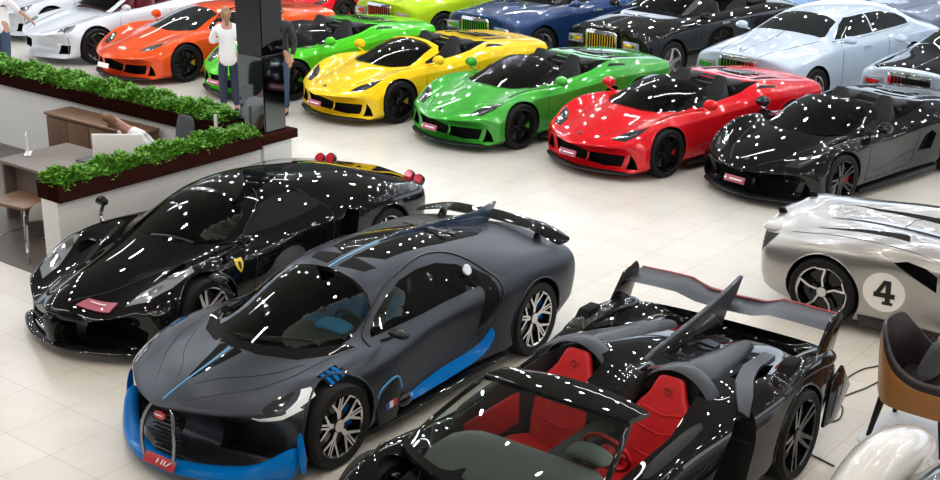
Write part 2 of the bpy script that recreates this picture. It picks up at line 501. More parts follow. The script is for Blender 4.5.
# lamps: the ceiling's grid of small square downlights
LAMPFR = mat('lamp_housing', (.7, .7, .7), .4)
def lamp(x, y, z, sx, sy, power, col, i):
    l = bpy.data.lights.new('downlight', 'AREA'); l.shape = 'RECTANGLE'; l.size = sx; l.size_y = sy; l.energy = power; l.color = col
    o = bpy.data.objects.new('downlight', l); COL.objects.link(o); o.location = (x, y, z)
    return o
for i in range(17):
    for j in range(18):
        x = -2+i*2.2+(j % 2)*1.1; y = -10+j*2.3
        far = x*.78+y*.62 > 13.5
        lamp(x, y, 6.55, .11, .11, 23 if far else 14.5, (.92, .96, 1) if far else (1, .92, .82), 0)
# long linear lamps
for y in (-6, 2, 10, 18, 26):
    for x in (4, 12, 20, 28):
        lamp(x, y+1.5, 6.9, .12, 2.6, 26, (1, .97, .93), 0)
# daylight through the big shop windows at the far side, plus an added panel
def daylight(loc, rot, sx, sy, p, col):
    l = bpy.data.lights.new('window_and_fill_daylight', 'AREA'); l.shape = 'RECTANGLE'; l.size = sx; l.size_y = sy; l.energy = p; l.color = col
    o = bpy.data.objects.new('window_and_fill_daylight', l); COL.objects.link(o); o.location = loc; o.rotation_euler = rot
daylight((39.9, 8, 3.9), (0, R(90), 0), 5, 40, 900, (.72, .84, 1))
daylight((15, -15.9, 3.4), (R(90), 0, 0), 30, 4.2, 700, (.78, .87, 1))  # added on the right wall for bluish sheen and side streaks on the cars
daylight((14, 39.9, 3.9), (R(-90), 0, 0), 36, 5, 500, (.8, .88, 1))
# ---------------------------------------------------------------- shared car materials
DARK = mat('matt_black_recess', (.006, .006, .006), .7, 0, 0, 0, .1)
TYRE = mat('tyre_rubber', (.010, .010, .011), .6, 0, 0, 0, .15)
BLKRIM = mat('gloss_black_rim', (.008, .008, .009), .25, .3, .6, .02, .1)
SILRIM = mat('diamond_cut_rim', (.62, .62, .64), .22, 1)
DISC = mat('brake_disc_steel', (.25, .24, .23), .35, 1)
CARBON = mat('gloss_carbon', (.008, .008, .009), .3, 0, 1, .01, 0)
SATIN = mat('satin_carbon', (.02, .022, .026), .33, .2, 0, 0, .2)
GLASS = glass_mat('clear_glass', (.80, .87, .84))
TINT = mat('dark_tinted_glass', (.012, .015, .015), .03, 0, 0, .0, .8)
LENS = mat('headlamp_lens', (.25, .27, .29), .06, .2, 1, .01)
LENSD = mat('dark_headlamp', (.02, .022, .025), .1, 0, 1, .01)
LENSW = mat('white_light_strip', (.82, .86, .9), .15, 0, 1)
CHROME = mat('chrome', (.8, .8, .8), .06, 1)
REDPL = mat('red_show_plate', (.45, .02, .03), .35, 0, .5)
PINKPL = mat('pinkish_show_plate', (.40, .08, .13), .35, 0, .5)
WHITEPL = mat('white_plate_print', (.85, .85, .85), .4)
REDLAMP = mat('red_tail_lamp', (.55, .01, .03), .1, 0, 1)
HONEY = mesh_pattern('black_honeycomb', (.02, .02, .02), (.002, .002, .002), 55, .4)
BLKLEATHER = mat('black_leather', (.028, .028, .029), .6, 0, 0, 0, .2)
TRIM = mat('seam_black', (.004, .004, .004), .6)

def arch_cut(xs, r, z, yi=.58, yo=1.4, m=None):
    out = []
    for x, rr in zip(xs, r):
        for s in (1, -1):
            a, b = (s*yi, s*yo) if s > 0 else (s*yo, s*yi)
            out.append(cyl_me((x, z), rr, a, b, m or DARK, 'y', 56))
    return out

def both_x(poly, a, b, m=None):
    return [prism_me(poly, 'x', a, b, m or DARK), prism_me([(-u, v) for u, v in poly], 'x', a, b, m or DARK)]
def both_y(poly, yi, yo, m=None):
    return [prism_me(poly, 'y', yi, yo, m or DARK), prism_me(poly, 'y', -yo, -yi, m or DARK)]

def cavity(bvh, xs, m, inset=.06, zf=.28, zc=.62, yin=None):
    """cabin hollow that follows the body at a constant inset"""
    secs = []
    for x in xs:
        half = []
        for k in range(13):
            a = R(-60+150*k/12); d = Vector((0, math.cos(a), math.sin(a)))
            h, n, i, dist = bvh.ray_cast(Vector((x, 0, zc)), d)
            dist = (dist or .9)-inset
            if yin: dist = min(dist, yin/max(.001, math.cos(a)) if math.cos(a) > .05 else dist)
            p = Vector((x, 0, zc))+d*dist
            if p.z < zf: p = Vector((x, min(p.y, .66), zf))
            half.append(p)
        secs.append(half+[Vector((p.x, -p.y, p.z)) for p in half[:-1][::-1]])
    V = [p for s in secs for p in s]; k = len(secs[0]); F = []
    for i in range(len(secs)-1):
        for j in range(k): F.append((i*k+j, i*k+(j+1) % k, (i+1)*k+(j+1) % k, (i+1)*k+j))
    F.append(tuple(range(k))[::-1]); F.append(tuple(range((len(secs)-1)*k, len(secs)*k)))
    return raw(V, F, [m])

def bar(x, z0=.2, k=1.): return None

# ---------------------------------------------------------------- hypercar in matt grey with blue accents
def build_divo():
    PAINT = flake_paint('matt_graphite_paint', (.052, .059, .071), .7, .30, .0)
    PAINT.node_tree.nodes['Principled BSDF'].inputs['Coat Roughness'].default_value = .25
    BLUE = mat('racing_blue_paint', (.0, .15, .50), .3, 0, .6, .02, 0)
    BLUELINE = mat('light_blue_pinstripe', (.06, .33, .66), .3)
    BLUELEATHER = mat('blue_alcantara', (.015, .21, .45), .7)
    root = empty('hypercar', (6.59, 7.48, 0), R(182), 'matt graphite hypercar with blue splitter and horseshoe grille', 'car')
    S = [
     [.97, .5, [(.85, .12), (.95, .18), (.98, .30), (.93, .42), (.80, .52), (.55, .56), (.38, .58), (.2, .60)], .615],
     [.80, .5, [(.9, .12), (1.0, .2), (1.02, .38), (.99, .57), (.85, .67), (.6, .63), (.4, .65), (.2, .67)], .68],
     [.5, .48, [(.92, .12), (1.0, .2), (1.03, .45), (1.01, .68), (.86, .78), (.62, .70), (.42, .71), (.2, .74)], .75],
     [.15, .5, [(.92, .12), (1.0, .2), (1.04, .5), (1.02, .71), (.87, .82), (.64, .76), (.42, .77), (.2, .81)], .83],
     [-.2, .5, [(.9, .12), (.98, .2), (1.0, .5), (.98, .70), (.86, .79), (.68, .80), (.45, .88), (.2, .95)], .965],
     [-.55, .5, [(.88, .12), (.95, .2), (.95, .5), (.92, .70), (.84, .77), (.72, .82), (.58, .97), (.3, 1.06)], 1.075],
     [-.9, .45, [(.87, .12), (.93, .2), (.90, .5), (.90, .70), (.83, .78), (.73, .84), (.60, 1.06), (.32, 1.15)], 1.165],
     [-1.35, .25, [(.87, .12), (.93, .2), (.88, .5), (.89, .70), (.83, .78), (.73, .86), (.60, 1.12), (.32, 1.2)], 1.22],
     [-1.8, .1, [(.88, .12), (.95, .2), (.90, .5), (.93, .72), (.86, .80), (.74, .87), (.58, 1.1), (.3, 1.19)], 1.21],
     [-2.2, 0, [(.9, .12), (1.0, .2), (1.02, .5), (1.02, .78), (.93, .90), (.76, .95), (.55, 1.05), (.28, 1.14)], 1.17],
     [-2.6, 0, [(.92, .13), (1.02, .25), (1.05, .55), (1.04, .8), (.95, .94), (.75, .97), (.5, 1.0), (.26, 1.07)], 1.10],
     [-3.0, 0, [(.92, .16), (1.0, .3), (1.04, .58), (1.03, .79), (.93, .92), (.72, .94), (.48, .96), (.25, .99)], 1.01],
     [-3.4, 0, [(.85, .2), (.95, .35), (1.0, .6), (.99, .76), (.88, .86), (.68, .88), (.45, .89), (.24, .9)], .92],
     [-3.64, -.15, [(.75, .3), (.85, .4), (.9, .6), (.88, .72), (.8, .78), (.6, .8), (.4, .82), (.2, .83)], .84]]
    base = cage(S, [PAINT, DARK], 4, {1: 1, 2: .5}, (-3.67, .97, 1.009, 1.205))
    bv = bvh_of(base)
    side_win = [(-.66, .80), (-.82, .90), (-1.02, 1.0), (-1.25, 1.075), (-1.5, 1.10), (-1.75, 1.085), (-1.98, 1.02), (-2.1, .93), (-2.06, .86), (-1.8, .83), (-1.3, .81)]
    wshield = [(.10, 0), (.05, .2), (-.08, .41), (-.24, .55), (-.40, .64), (-.50, .645), (-.84, .58), (-.90, .50), (-.94, .3), (-.96, 0)]
    wshield = wshield+[(x, -y) for x, y in wshield[1:-1][::-1]]
    cut = arch_cut((0, -2.711), (.385, .395), .36)
    # side intakes of the nose
    cut += both_x([(.21, .16), (.82, .20), (.84, .40), (.62, .45), (.21, .40)], .4, 1.5, HONEY)
    b = boolean(base, join(cut))
    # grille recess
    gp = [(-.155, .13), (.155, .13), (.175, .3), (.165, .45), (.12, .56), (.06, .605), (-.06, .605), (-.12, .56), (-.165, .45), (-.175, .3)]
    b = boolean(b, prism_me(gp, 'x', .80, 1.5, HONEY))
    cav = cavity(bv, [-.22, -.4, -.7, -1., -1.4, -1.8, -2.02], BLKLEATHER, .05, .3)
    b = boolean(b, cav)
    b = boolean(b, join(both_y(side_win, .3, 1.3)))
    b = boolean(b, prism_me(wshield, 'z', .79, 1.6, DARK))
    b = boolean(b, prism_me([(-.3, .3), (-.3, -.3), (-.1, -.2), (-.1, .2)], 'z', .76, 1.0, BLKLEATHER))
    link('body', finish(b, 32), root)
    patch('windshield', bv, wshield, 'z', 1, GLASS, root, .004, .009, .05)
    patch('side_window', bv, side_win, 'y', 1, GLASS, root, .004, .009, .05, True)
    # cabin
    for s in (1, -1):
        seat('seat', root, (-1.55, s*.36, .32), BLUELEATHER, hgt=.62, w=.46, rot=(0, R(-18), 0))
    st = steering(root, (-.86, .36, .74), BLKLEATHER)
    lathe('steering_hub', [(.001, -.02), (.12, -.02), (.14, .0), (.1, .03), (.001, .04)], BLKLEATHER, st, 24, 'x')
    loft('dashboard', [[(-.25, y, .6), (-.2, y, .78), (-.4, y, .82), (-.72, y, .80), (-.78, y, .6)] for y in (-.66, -.3, .1, .3, .66)], BLKLEATHER, root, 1)
    loft('instrument_hood', [[(-.5, y, .79), (-.52, y, .86+h), (-.68, y, .88+h), (-.76, y, .80)] for y, h in ((.2, -.03), (.28, .02), (.45, .02), (.54, -.03))], BLUELEATHER, root, 2)
    # wheels
    for x, r in ((0, .345), (-2.711, .355)):
        for s in (1, -1):
            wheel(root, (x, s*.86, r), s, r, r-.088, .27, 'y', BLKRIM, SILRIM, BLUE, TYRE, DISC)
    # blue splitter
    def arc(w, xf, k, z, th, dx=0.):
        return [(xf-k*y*y+dx, y, z) for y in [w*(-1+2*i/24) for i in range(25)]]
    secs = []
    for i in range(25):
        y = .98*(-1+2*i/24); x = 1.02-.53*y*y
        t = abs(y)/.98; zt = .155+.05*max(0, t-.3)+(.18*max(0, t-.72)/.28)
        secs.append([(x, y, .085), (x+.005, y, .12), (x-.03, y, zt), (x-.16, y*.95, zt+.02), (x-.16, y*.95, .09)])
    loft('front_splitter', secs, BLUE, root, 1)
    for s in (1, -1):
        loft('splitter_blade', [[(.50, s*.985, .11), (.44, s*1.01, .11), (.38, s*.98, .11)], [(.52, s*.975, .25), (.42, s*1.005, .25), (.36, s*.97, .25)], [(.50, s*.955, .38), (.43, s*.985, .38), (.38, s*.96, .38)], [(.46, s*.945, .46), (.42, s*.965, .47), (.40, s*.95, .46)]], BLUE, root, 2)
    # horseshoe frame, emblem, plate
    fr = [(.99, -.16, .12), (.985, -.182, .3), (.965, -.17, .45), (.93, -.125, .56), (.91, -.06, .612), (.905, 0, .622), (.91, .06, .612), (.93, .125, .56), (.965, .17, .45), (.985, .182, .3), (.99, .16, .12)]
    tube('grille_surround', smooth_path(fr, 5), .015, mat('dark_chrome', (.30, .31, .33), .15, 1), root)
    for k in range(11):
        z = .17+k*.038; hw = .15 if z < .45 else .15*math.sqrt(max(.05, 1-((z-.45)/.16)**2))
        box('grille_bar', (.885+.0*z, 0, z), (.02, 2*hw, .008), SATIN, root)
    EM = mat('red_oval_enamel', (.5, .02, .03), .2, 0, 1)
    em = lathe('emblem', [(.001, .0), (.036, .0), (.042, -.006), (.042, -.012), (.001, -.012)], EM, root, 28, 'x', loc=(.955, 0, .525), rot=(0, R(-15), 0))
    em.scale = (1, 1.5, .85)
    t = box('emblem_lettering', (.003, 0, 0), (.004, .05, .012), WHITEPL, em)
    pl = box('show_plate', (0, 0, 0), (.012, .34, .085), REDPL, root, .003, (1.005, .03, .165), (0, R(-35), 0))
    for k, (y, wd) in enumerate(((-.02, .02), (.03, .018), (.06, .02), (.1, .05))):
        prism('plate_print', [(y-wd/2, -.018), (y-wd/2+.012, -.018), (y+wd/2, .02), (y+wd/2-.012, .02)], 'x', .006, .009, WHITEPL, pl)
    # headlamps
    for s in (1, -1):
        pass
    patch('headlamp_lens', bv, [(.62, .70), (.52, .79), (.40, .82), (.30, .80), (.46, .72)], 'z', 1, LENSD, root, .004, .008, .03, True)
    patch('light_strip', bv, [(.66, .572), (.69, .538), (.84, .555), (.91, .60), (.89, .615), (.83, .585), (.70, .562)], 'x', 1, LENSW, root, .006, .009, .03, True)
    patch('light_strip', bv, [(.46, .585), (.34, .62), (.20, .665), (.19, .715), (.26, .71), (.34, .66), (.45, .61)], 'y', 1, LENSW, root, .006, .009, .03, True)
    for k in range(3):
        patch('fender_louvre', bv, [(.06-k*.06, .83), (.03-k*.06, .83), (-.0-k*.06, .93), (.03-k*.06, .93)], 'z', 1, BLUE, root, .004, .006, .03, True)
    patch('louvre_panel', bv, [(.09, .82), (-.12, .82), (-.16, .94), (.05, .94)], 'z', 1, CARBON, root, .001, .004, .04, True)
    # bonnet stripes and vents
    patch('bonnet_stripe', bv, [(.62, .022), (.19, .13), (.17, .035), (.62, .012)], 'z', 1, CARBON, root, .002, .004, .05, True)
    patch('pinstripe', bv, [(.9, .006), (.2, .006), (.2, -.006), (.9, -.006)], 'z', 1, BLUELINE, root, .004, .004, .05)
    seam('bonnet_crease', bv, [(.66, .10), (.5, .22), (.35, .38), (.2, .50), (.0, .60)], 'z', 1, TRIM, root, .004, True)
    seam('bonnet_seam', bv, [(.84, .17), (.62, .36), (.40, .54), (.15, .66), (-.1, .70), (-.45, .77)], 'z', 1, TRIM, root, .003, True)
    patch('cowl_vent', bv, [(.095, 0), (.045, .2), (-.085, .41), (-.245, .55), (-.42, .655), (-.46, .74), (-.25, .70), (-.02, .52), (.14, .25), (.19, 0)], 'z', 1, CARBON, root, .002, .005, .06, True)
    for s in (1, -1):
        pass
    tube('wiper', [(.06, -.1, .865), (-.06, .22, .875), (-.25, .48, .85)], .008, BLACKPL, root)
    # black roof panel
    patch('roof_panel', bv, [(-1.22, .05), (-1.36, .30), (-2.1, .34), (-2.7, .30), (-2.9, .22), (-2.9, .05)], 'z', 1, CARBON, root, .002, .005, .05, True)
    patch('roof_scoop', bv, [(-1.02, .06), (-1.08, .30), (-1.2, .34), (-1.22, .06)], 'z', 1, DARK, root, .003, .004, .06, True)
    patch('pinstripe', bv, [(-.97, .008), (-2.0, .008), (-2.0, -.008), (-.97, -.008)], 'z', 1, BLUELINE, root, .004, .005, .05)
    for k in range(5):
        x = -2.3-k*.13
        box('engine_louvre', (x, 0, 1.165-.05*k), (.06, .5, .012), SATIN, root, rot=None)
    # dorsal fin
    def zt(x): h, n = cast(bv, x, 0.0, 'z', 1); return h.z if h else .8
    fin = [(-1.25, zt(-1.25)-.01), (-1.9, zt(-1.9)+.035), (-2.5, zt(-2.5)+.06), (-3.1, 1.115), (-3.42, 1.14), (-3.30, .98), (-3.1, .93), (-2.6, zt(-2.6)-.05), (-1.9, zt(-1.9)-.05)]
    prism('dorsal_fin', fin, 'y', -.016, .016, mat('blue_tinted_carbon', (.008, .03, .07), .2, .2, 1), root, .004)
    # rear wing
    secs = []
    for i in range(21):
        y = .91*(-1+2*i/20); t = abs(y)/.91; z = .99-.13*max(0, t-.6)**1.2*2.0; x0 = -3.25+.10*t
        secs.append([(x0, y, z), (x0-.12, y, z+.02), (x0-.28, y, z+.03), (x0-.30, y, z+.02), (x0-.2, y, z-.005)])
    loft('rear_wing', secs, CARBON, root, 1)
    for s in (1, -1):
        prism('wing_strut', [(-3.2, .86), (-3.32, .86), (-3.42, 1.0), (-3.32, 1.0)], 'y', s*.56, s*.6, CARBON, root, .004)
    secs = []
    for i in range(9):
        y = .6*(-1+2*i/8); secs.append([(-3.4, y, .95), (-3.5, y, .97), (-3.55, y, .94), (-3.45, y, .925)])
    loft('wing_crossbar', secs, CARBON, root, 1)
    # C line around the door opening
    cl = [(-.55, .78), (-.8, .93), (-1.1, 1.07), (-1.5, 1.14), (-1.85, 1.13), (-2.12, 1.04), (-2.22, .88), (-2.18, .70), (-2.05, .55), (-1.9, .44)]
    cp = [(p.x, p.z) for p in smooth_path([(a, 0, b) for a, b in cl], 4)]
    seam('door_line', bv, cp, 'y', 1, SATIN, root, .012, True)
    patch('recess_shade', bv, [(-2.08, 1.0), (-2.18, .9), (-2.15, .7), (-2.0, .55), (-1.9, .5), (-1.96, .68), (-2.03, .82), (-2.02, .92)], 'y', 1, DARK, root, .003, .005, .05, True)  # dark patch stands in for the shade in the curved recess behind the door
    lathe('fuel_cap', [(.001, .012), (.05, .012), (.055, 0), (.001, 0)], SILRIM, root, 20, 'y', loc=(-2.0, .70, .985), rot=(R(25), 0, 0))
    seam('door_seam', bv, [(-.62, .78), (-.72, .6), (-.78, .4), (-.9, .3), (-1.7, .34), (-1.95, .5)], 'y', 1, TRIM, root, .003, True)
    # sills
    for s in (1, -1):
        loft('side_sill', [[(x, s*y0, .10), (x, s*y1, .12), (x, s*y1, .15), (x, s*(y1-.02), .17), (x, s*y0, .18)] for x, y0, y1 in ((-.4, .8, .98), (-.6, .8, 1.0), (-1.2, .8, .99), (-2.0, .8, 1.0), (-2.3, .8, 1.0))], CARBON, root, 1)
        loft('sill_deflector', [[(x, s*y0, z0), (x, s*y1, z0-.02), (x, s*y1, z0+.015), (x, s*y0, z0+.10)] for x, y0, y1, z0 in ((-.78, .84, .985, .22), (-1.0, .84, .995, .24), (-1.5, .84, .99, .25), (-1.9, .86, .99, .27), (-2.0, .88, .99, .36), (-2.08, .9, .985, .44))], BLUE, root, 1)
        loft('carbon_turning_vane', [[(-.70, s*.90, .20), (-.70, s*1.0, .20), (-.70, s*1.0, .30), (-.70, s*.92, .32)], [(-.80, s*.90, .20), (-.80, s*1.02, .20), (-.80, s*1.02, .33), (-.80, s*.92, .35)], [(-.88, s*.90, .21), (-.88, s*1.0, .21), (-.88, s*1.0, .30), (-.88, s*.92, .31)]], CARBON, root, 2)
        prism('wheel_arch_vane', [(-.45, .16), (-.66, .16), (-.72, .3), (-.70, .5), (-.48, .44), (-.42, .3)], 'y', s*.955, s*.985, SATIN, root, .004)
        tube('vane_edge', smooth_path([(-.43, s*.99, .42), (-.5, s*.99, .49), (-.68, s*.99, .525), (-.74, s*.985, .4)], 5), .008, BLUELINE, root)
        for k, c in enumerate(((.02, .07, .3), (.8, .8, .8), (.6, .03, .04))):
            box('flag_stripe', (-.55-k*.045, s*.99, .30+.006*k), (.045, .006, .055), mat('flag_paint', c, .4), root)
        # mirror
        tube('mirror_arm', smooth_path([(-.66, s*.84, .80), (-.62, s*.95, .86), (-.68, s*1.02, .9)], 4), .014, CARBON, root)
        loft('mirror_housing', [[(-.70+a, s*y, .90-h), (-.62+a, s*y, .90-h*.6), (-.60+a, s*y, .92), (-.64+a, s*y, .90+h), (-.71+a, s*y, .90+h)] for a, y, h in ((0, .93, .02), (0, .98, .045), (.0, 1.06, .05), (-.01, 1.13, .03))], CARBON, root, 2)
    # front fender arch lips
    for x, r in ((0, .388), (-2.711, .398)):
        pts = [(x+r*math.cos(R(a)), .36+r*math.sin(R(a))) for a in range(-8, 190, 8)]
        seam('arch_lip', bv, pts, 'y', 1, PAINT, root, .011, True)
    return root
# ---------------------------------------------------------------- black coupe with the pointed nose (beside the planter)
def common_lamps(): pass

def build_enzo():
    PAINT = mat('gloss_black_paint', (.005, .005, .0055), .3, 0, 1, .008, 0)
    root = empty('hypercar', (7.5, 10.07, 0), R(182.6), 'gloss black coupe with pointed nose and red round tail lamps, alongside the white planter wall', 'car')
    S = [
     [1.05, .45, [(.8, .10), (.9, .15), (.93, .28), (.88, .38), (.75, .42), (.52, .36), (.33, .36), (.13, .45)], .48],
     [.85, .42, [(.85, .1), (.95, .16), (.98, .36), (.95, .50), (.82, .56), (.58, .48), (.36, .47), (.16, .55)], .57],
     [.5, .35, [(.9, .1), (.98, .18), (1.01, .45), (.98, .64), (.85, .72), (.62, .60), (.42, .57), (.2, .66)], .675],
     [.15, .3, [(.9, .1), (.98, .18), (1.02, .5), (1.0, .73), (.86, .82), (.64, .70), (.44, .67), (.22, .74)], .75],
     [-.2, .4, [(.88, .1), (.95, .18), (1.0, .5), (.98, .73), (.86, .81), (.66, .75), (.46, .77), (.22, .83)], .84],
     [-.6, .45, [(.86, .1), (.93, .18), (.95, .5), (.93, .71), (.85, .76), (.70, .80), (.58, .92), (.3, 1.0)], 1.01],
     [-1.05, .3, [(.85, .1), (.92, .18), (.88, .5), (.90, .72), (.84, .78), (.70, .86), (.56, 1.05), (.3, 1.12)], 1.13],
     [-1.5, .1, [(.86, .1), (.95, .18), (.91, .5), (.93, .75), (.86, .82), (.71, .9), (.55, 1.08), (.3, 1.15)], 1.155],
     [-1.95, 0, [(.9, .1), (1.0, .2), (.99, .5), (1.0, .78), (.92, .87), (.74, .93), (.53, 1.05), (.3, 1.1)], 1.11],
     [-2.4, 0, [(.9, .12), (1.0, .25), (1.03, .55), (1.02, .78), (.93, .91), (.75, .94), (.52, .99), (.28, 1.03)], 1.04],
     [-2.8, 0, [(.9, .14), (1.0, .28), (1.03, .55), (1.02, .77), (.93, .9), (.74, .91), (.5, .94), (.26, .97)], .98],
     [-3.2, 0, [(.85, .18), (.95, .32), (.99, .55), (.97, .72), (.88, .81), (.7, .82), (.48, .84), (.25, .85)], .85],
     [-3.58, -.08, [(.75, .28), (.85, .4), (.9, .58), (.88, .68), (.8, .73), (.64, .75), (.44, .76), (.22, .77)], .77]]
    base = cage(S, [PAINT, DARK], 4, {1: 1, 2: .4}, (-3.65, 1.07, 1.017, 1.147))
    bv = bvh_of(base)
    ws = [(-.19, 0), (-.23, .25), (-.35, .46), (-.52, .60), (-.60, .61), (-.92, .54), (-1.0, .45), (-1.06, .25), (-1.07, 0)]
    ws = ws+[(x, -y) for x, y in ws[1:-1][::-1]]
    sw = [(-.80, .82), (-.95, .93), (-1.15, 1.02), (-1.38, 1.06), (-1.62, 1.05), (-1.78, .98), (-1.82, .90), (-1.5, .86), (-1.1, .83)]
    cut = arch_cut((0, -2.65), (.375, .385), .35)
    cut += both_x([(.16, .15), (.80, .14), (.84, .30), (.70, .36), (.30, .31), (.16, .34)], .55, 1.4)
    cut += both_y([(-1.88, .48), (-2.12, .5), (-2.18, .78), (-2.05, .84), (-1.9, .72)], .8, 1.4)
    b = boolean(base, join(cut))
    b = boolean(b, cavity(bv, [-.55, -.8, -1.1, -1.5, -1.8], BLKLEATHER, .05, .3))
    b = boolean(b, join(both_y(sw, .3, 1.3)))
    b = boolean(b, prism_me(ws, 'z', .80, 1.6, DARK))
    link('body', finish(b, 32), root)
    patch('windshield', bv, ws, 'z', 1, GLASS, root, .004, .009, .05)
    patch('side_window', bv, sw, 'y', 1, TINT, root, .004, .009, .05, True)
    steering(root, (-.95, .36, .74), BLKLEATHER)
    loft('dashboard', [[(-.5, y, .6), (-.5, y, .80), (-.6, y, .83), (-.8, y, .79), (-.85, y, .6)] for y in (-.62, -.3, .1, .3, .62)], BLKLEATHER, root, 1)
    for s in (1, -1): seat('seat', root, (-1.5, s*.36, .3), BLKLEATHER, hgt=.6, w=.46, rot=(0, R(-18), 0))
    for x, r in ((0, .335), (-2.65, .345)):
        for s in (1, -1): wheel(root, (x, s*.865, r), s, r, r-.085, .27, 'ten', BLKRIM, SILRIM, REDLAMP, TYRE, DISC)
    # lower lip
    secs = []
    for i in range(21):
        y = .88*(-1+2*i/20); x = 1.05-.46*y*y
        secs.append([(x-.1, y, .085), (x, y, .09), (x+.02, y, .11), (x-.02, y, .135), (x-.12, y, .14)])
    loft('front_lip', secs, CARBON, root, 1)
    prism('nose_blade', [(.8, .14), (1.07, .16), (1.10, .40), (.98, .46), (.8, .40)], 'y', -.06, .06, PAINT, root, .02)
    patch('headlamp_lens', bv, [(.66, .60), (.56, .76), (.32, .86), (.06, .88), (.02, .80), (.22, .70), (.46, .60)], 'z', 1, LENS, root, .003, .006, .05, True)
    patch('lamp_insert', bv, [(.52, .66), (.44, .76), (.34, .78), (.38, .66)], 'z', 1, CHROME, root, .010, .004, .04, True)
    patch('lamp_insert', bv, [(.26, .72), (.2, .82), (.1, .82), (.16, .72)], 'z', 1, CHROME, root, .010, .004, .04, True)
    patch('bonnet_vent', bv, [(.42, .35), (.1, .52), (-.02, .60), (.05, .48), (.25, .36)], 'z', 1, DARK, root, .002, .004, .05, True)
    seam('bonnet_seam', bv, [(.92, .12), (.6, .32), (.3, .42), (-.05, .56), (-.35, .68)], 'z', 1, TRIM, root, .004, True)
    seam('door_seam', bv, [(-.6, .2), (-.62, .45), (-.72, .78), (-.9, .90), (-1.12, 1.02), (-1.3, 1.12)], 'y', 1, TRIM, root, .004, True)
    seam('door_seam', bv, [(-1.86, .2), (-1.8, .6), (-1.86, .88), (-1.72, 1.05)], 'y', 1, TRIM, root, .004, True)
    patch('wiper', bv, [(-.19, .02), (-.34, .44), (-.355, .43), (-.21, .0)], 'z', 1, BLACKPL, root, .012, .008, .05)
    patch('engine_cover_glass', bv, [(-1.72, .40), (-2.5, .34), (-2.7, .2), (-2.7, 0), (-1.72, 0)], 'z', 1, TINT, root, .002, .005, .05)
    patch('engine_cover_glass', bv, [(-1.72, -.40), (-2.5, -.34), (-2.7, -.2), (-2.7, 0), (-1.72, 0)], 'z', 1, TINT, root, .002, .005, .05)
    for s in (1, -1):
        tube('mirror_stalk', smooth_path([(-.30, s*.86, .78), (-.36, s*.94, .84), (-.44, s*1.0, .9)], 4), .02, CARBON, root)
        loft('mirror_housing', [[(-.50, s*(1.03+a), .93-h), (-.42, s*(1.03+a), .93-h*.6), (-.40, s*(1.03+a), .94), (-.43, s*(1.03+a), .94+h), (-.50, s*(1.03+a), .94+h)] for a, h in ((-.07, .025), (-.04, .055), (.03, .055), (.07, .025))], CARBON, root, 2)
        for k in range(2):
            for q in (0,):
                t = lathe('tail_lamp', [(.001, .03), (.045, .028), (.058, .01), (.062, -.03), (.06, -.06), (.001, -.06)], REDLAMP, root, 24, 'x', loc=(-3.54+.02*k, s*(.60+.15*k), .77-.02*k), rot=(0, R(180-35), 0))
                lathe('lamp_bezel', [(.061, .01), (.07, .0), (.07, -.05), (.061, -.05)], CARBON, t, 24, 'x')
    # yellow shield on the front wing
    SH = mat('yellow_shield', (.85, .62, .02), .3, 0, .6)
    sh = [(-.36, .73), (-.27, .73), (-.265, .68), (-.28, .64), (-.315, .60), (-.35, .64), (-.365, .68)]
    sh = [(x-.12, z+.01) for x, z in sh]
    for i, o in enumerate(patch('shield_badge', bv, sh, 'y', 1, SH, root, .003, .004, .03, True)):
        s = 1 if i == 0 else -1
    hs = [(x*.36+(-.435)*.64, z*.62+.67*.38) for x, z in sh]
    patch('shield_figure', bv, hs, 'y', 1, TRIM, root, .006, .003, .02, True)
    # show plate, slanted on the nose
    patch('show_plate', bv, [(.90, .20), (.78, .24), (.66, .50), (.78, .52)], 'z', 1, PINKPL, root, .02, .012, .05)
    patch('plate_print', bv, [(.80, .28), (.785, .30), (.735, .44), (.75, .43)], 'z', 1, WHITEPL, root, .034, .003, .05)
    for x, r in ((0, .378), (-2.65, .388)):
        seam('arch_lip', bv, [(x+r*math.cos(R(a)), .35+r*math.sin(R(a))) for a in range(-8, 190, 8)], 'y', 1, PAINT, root, .009, True)
    return root

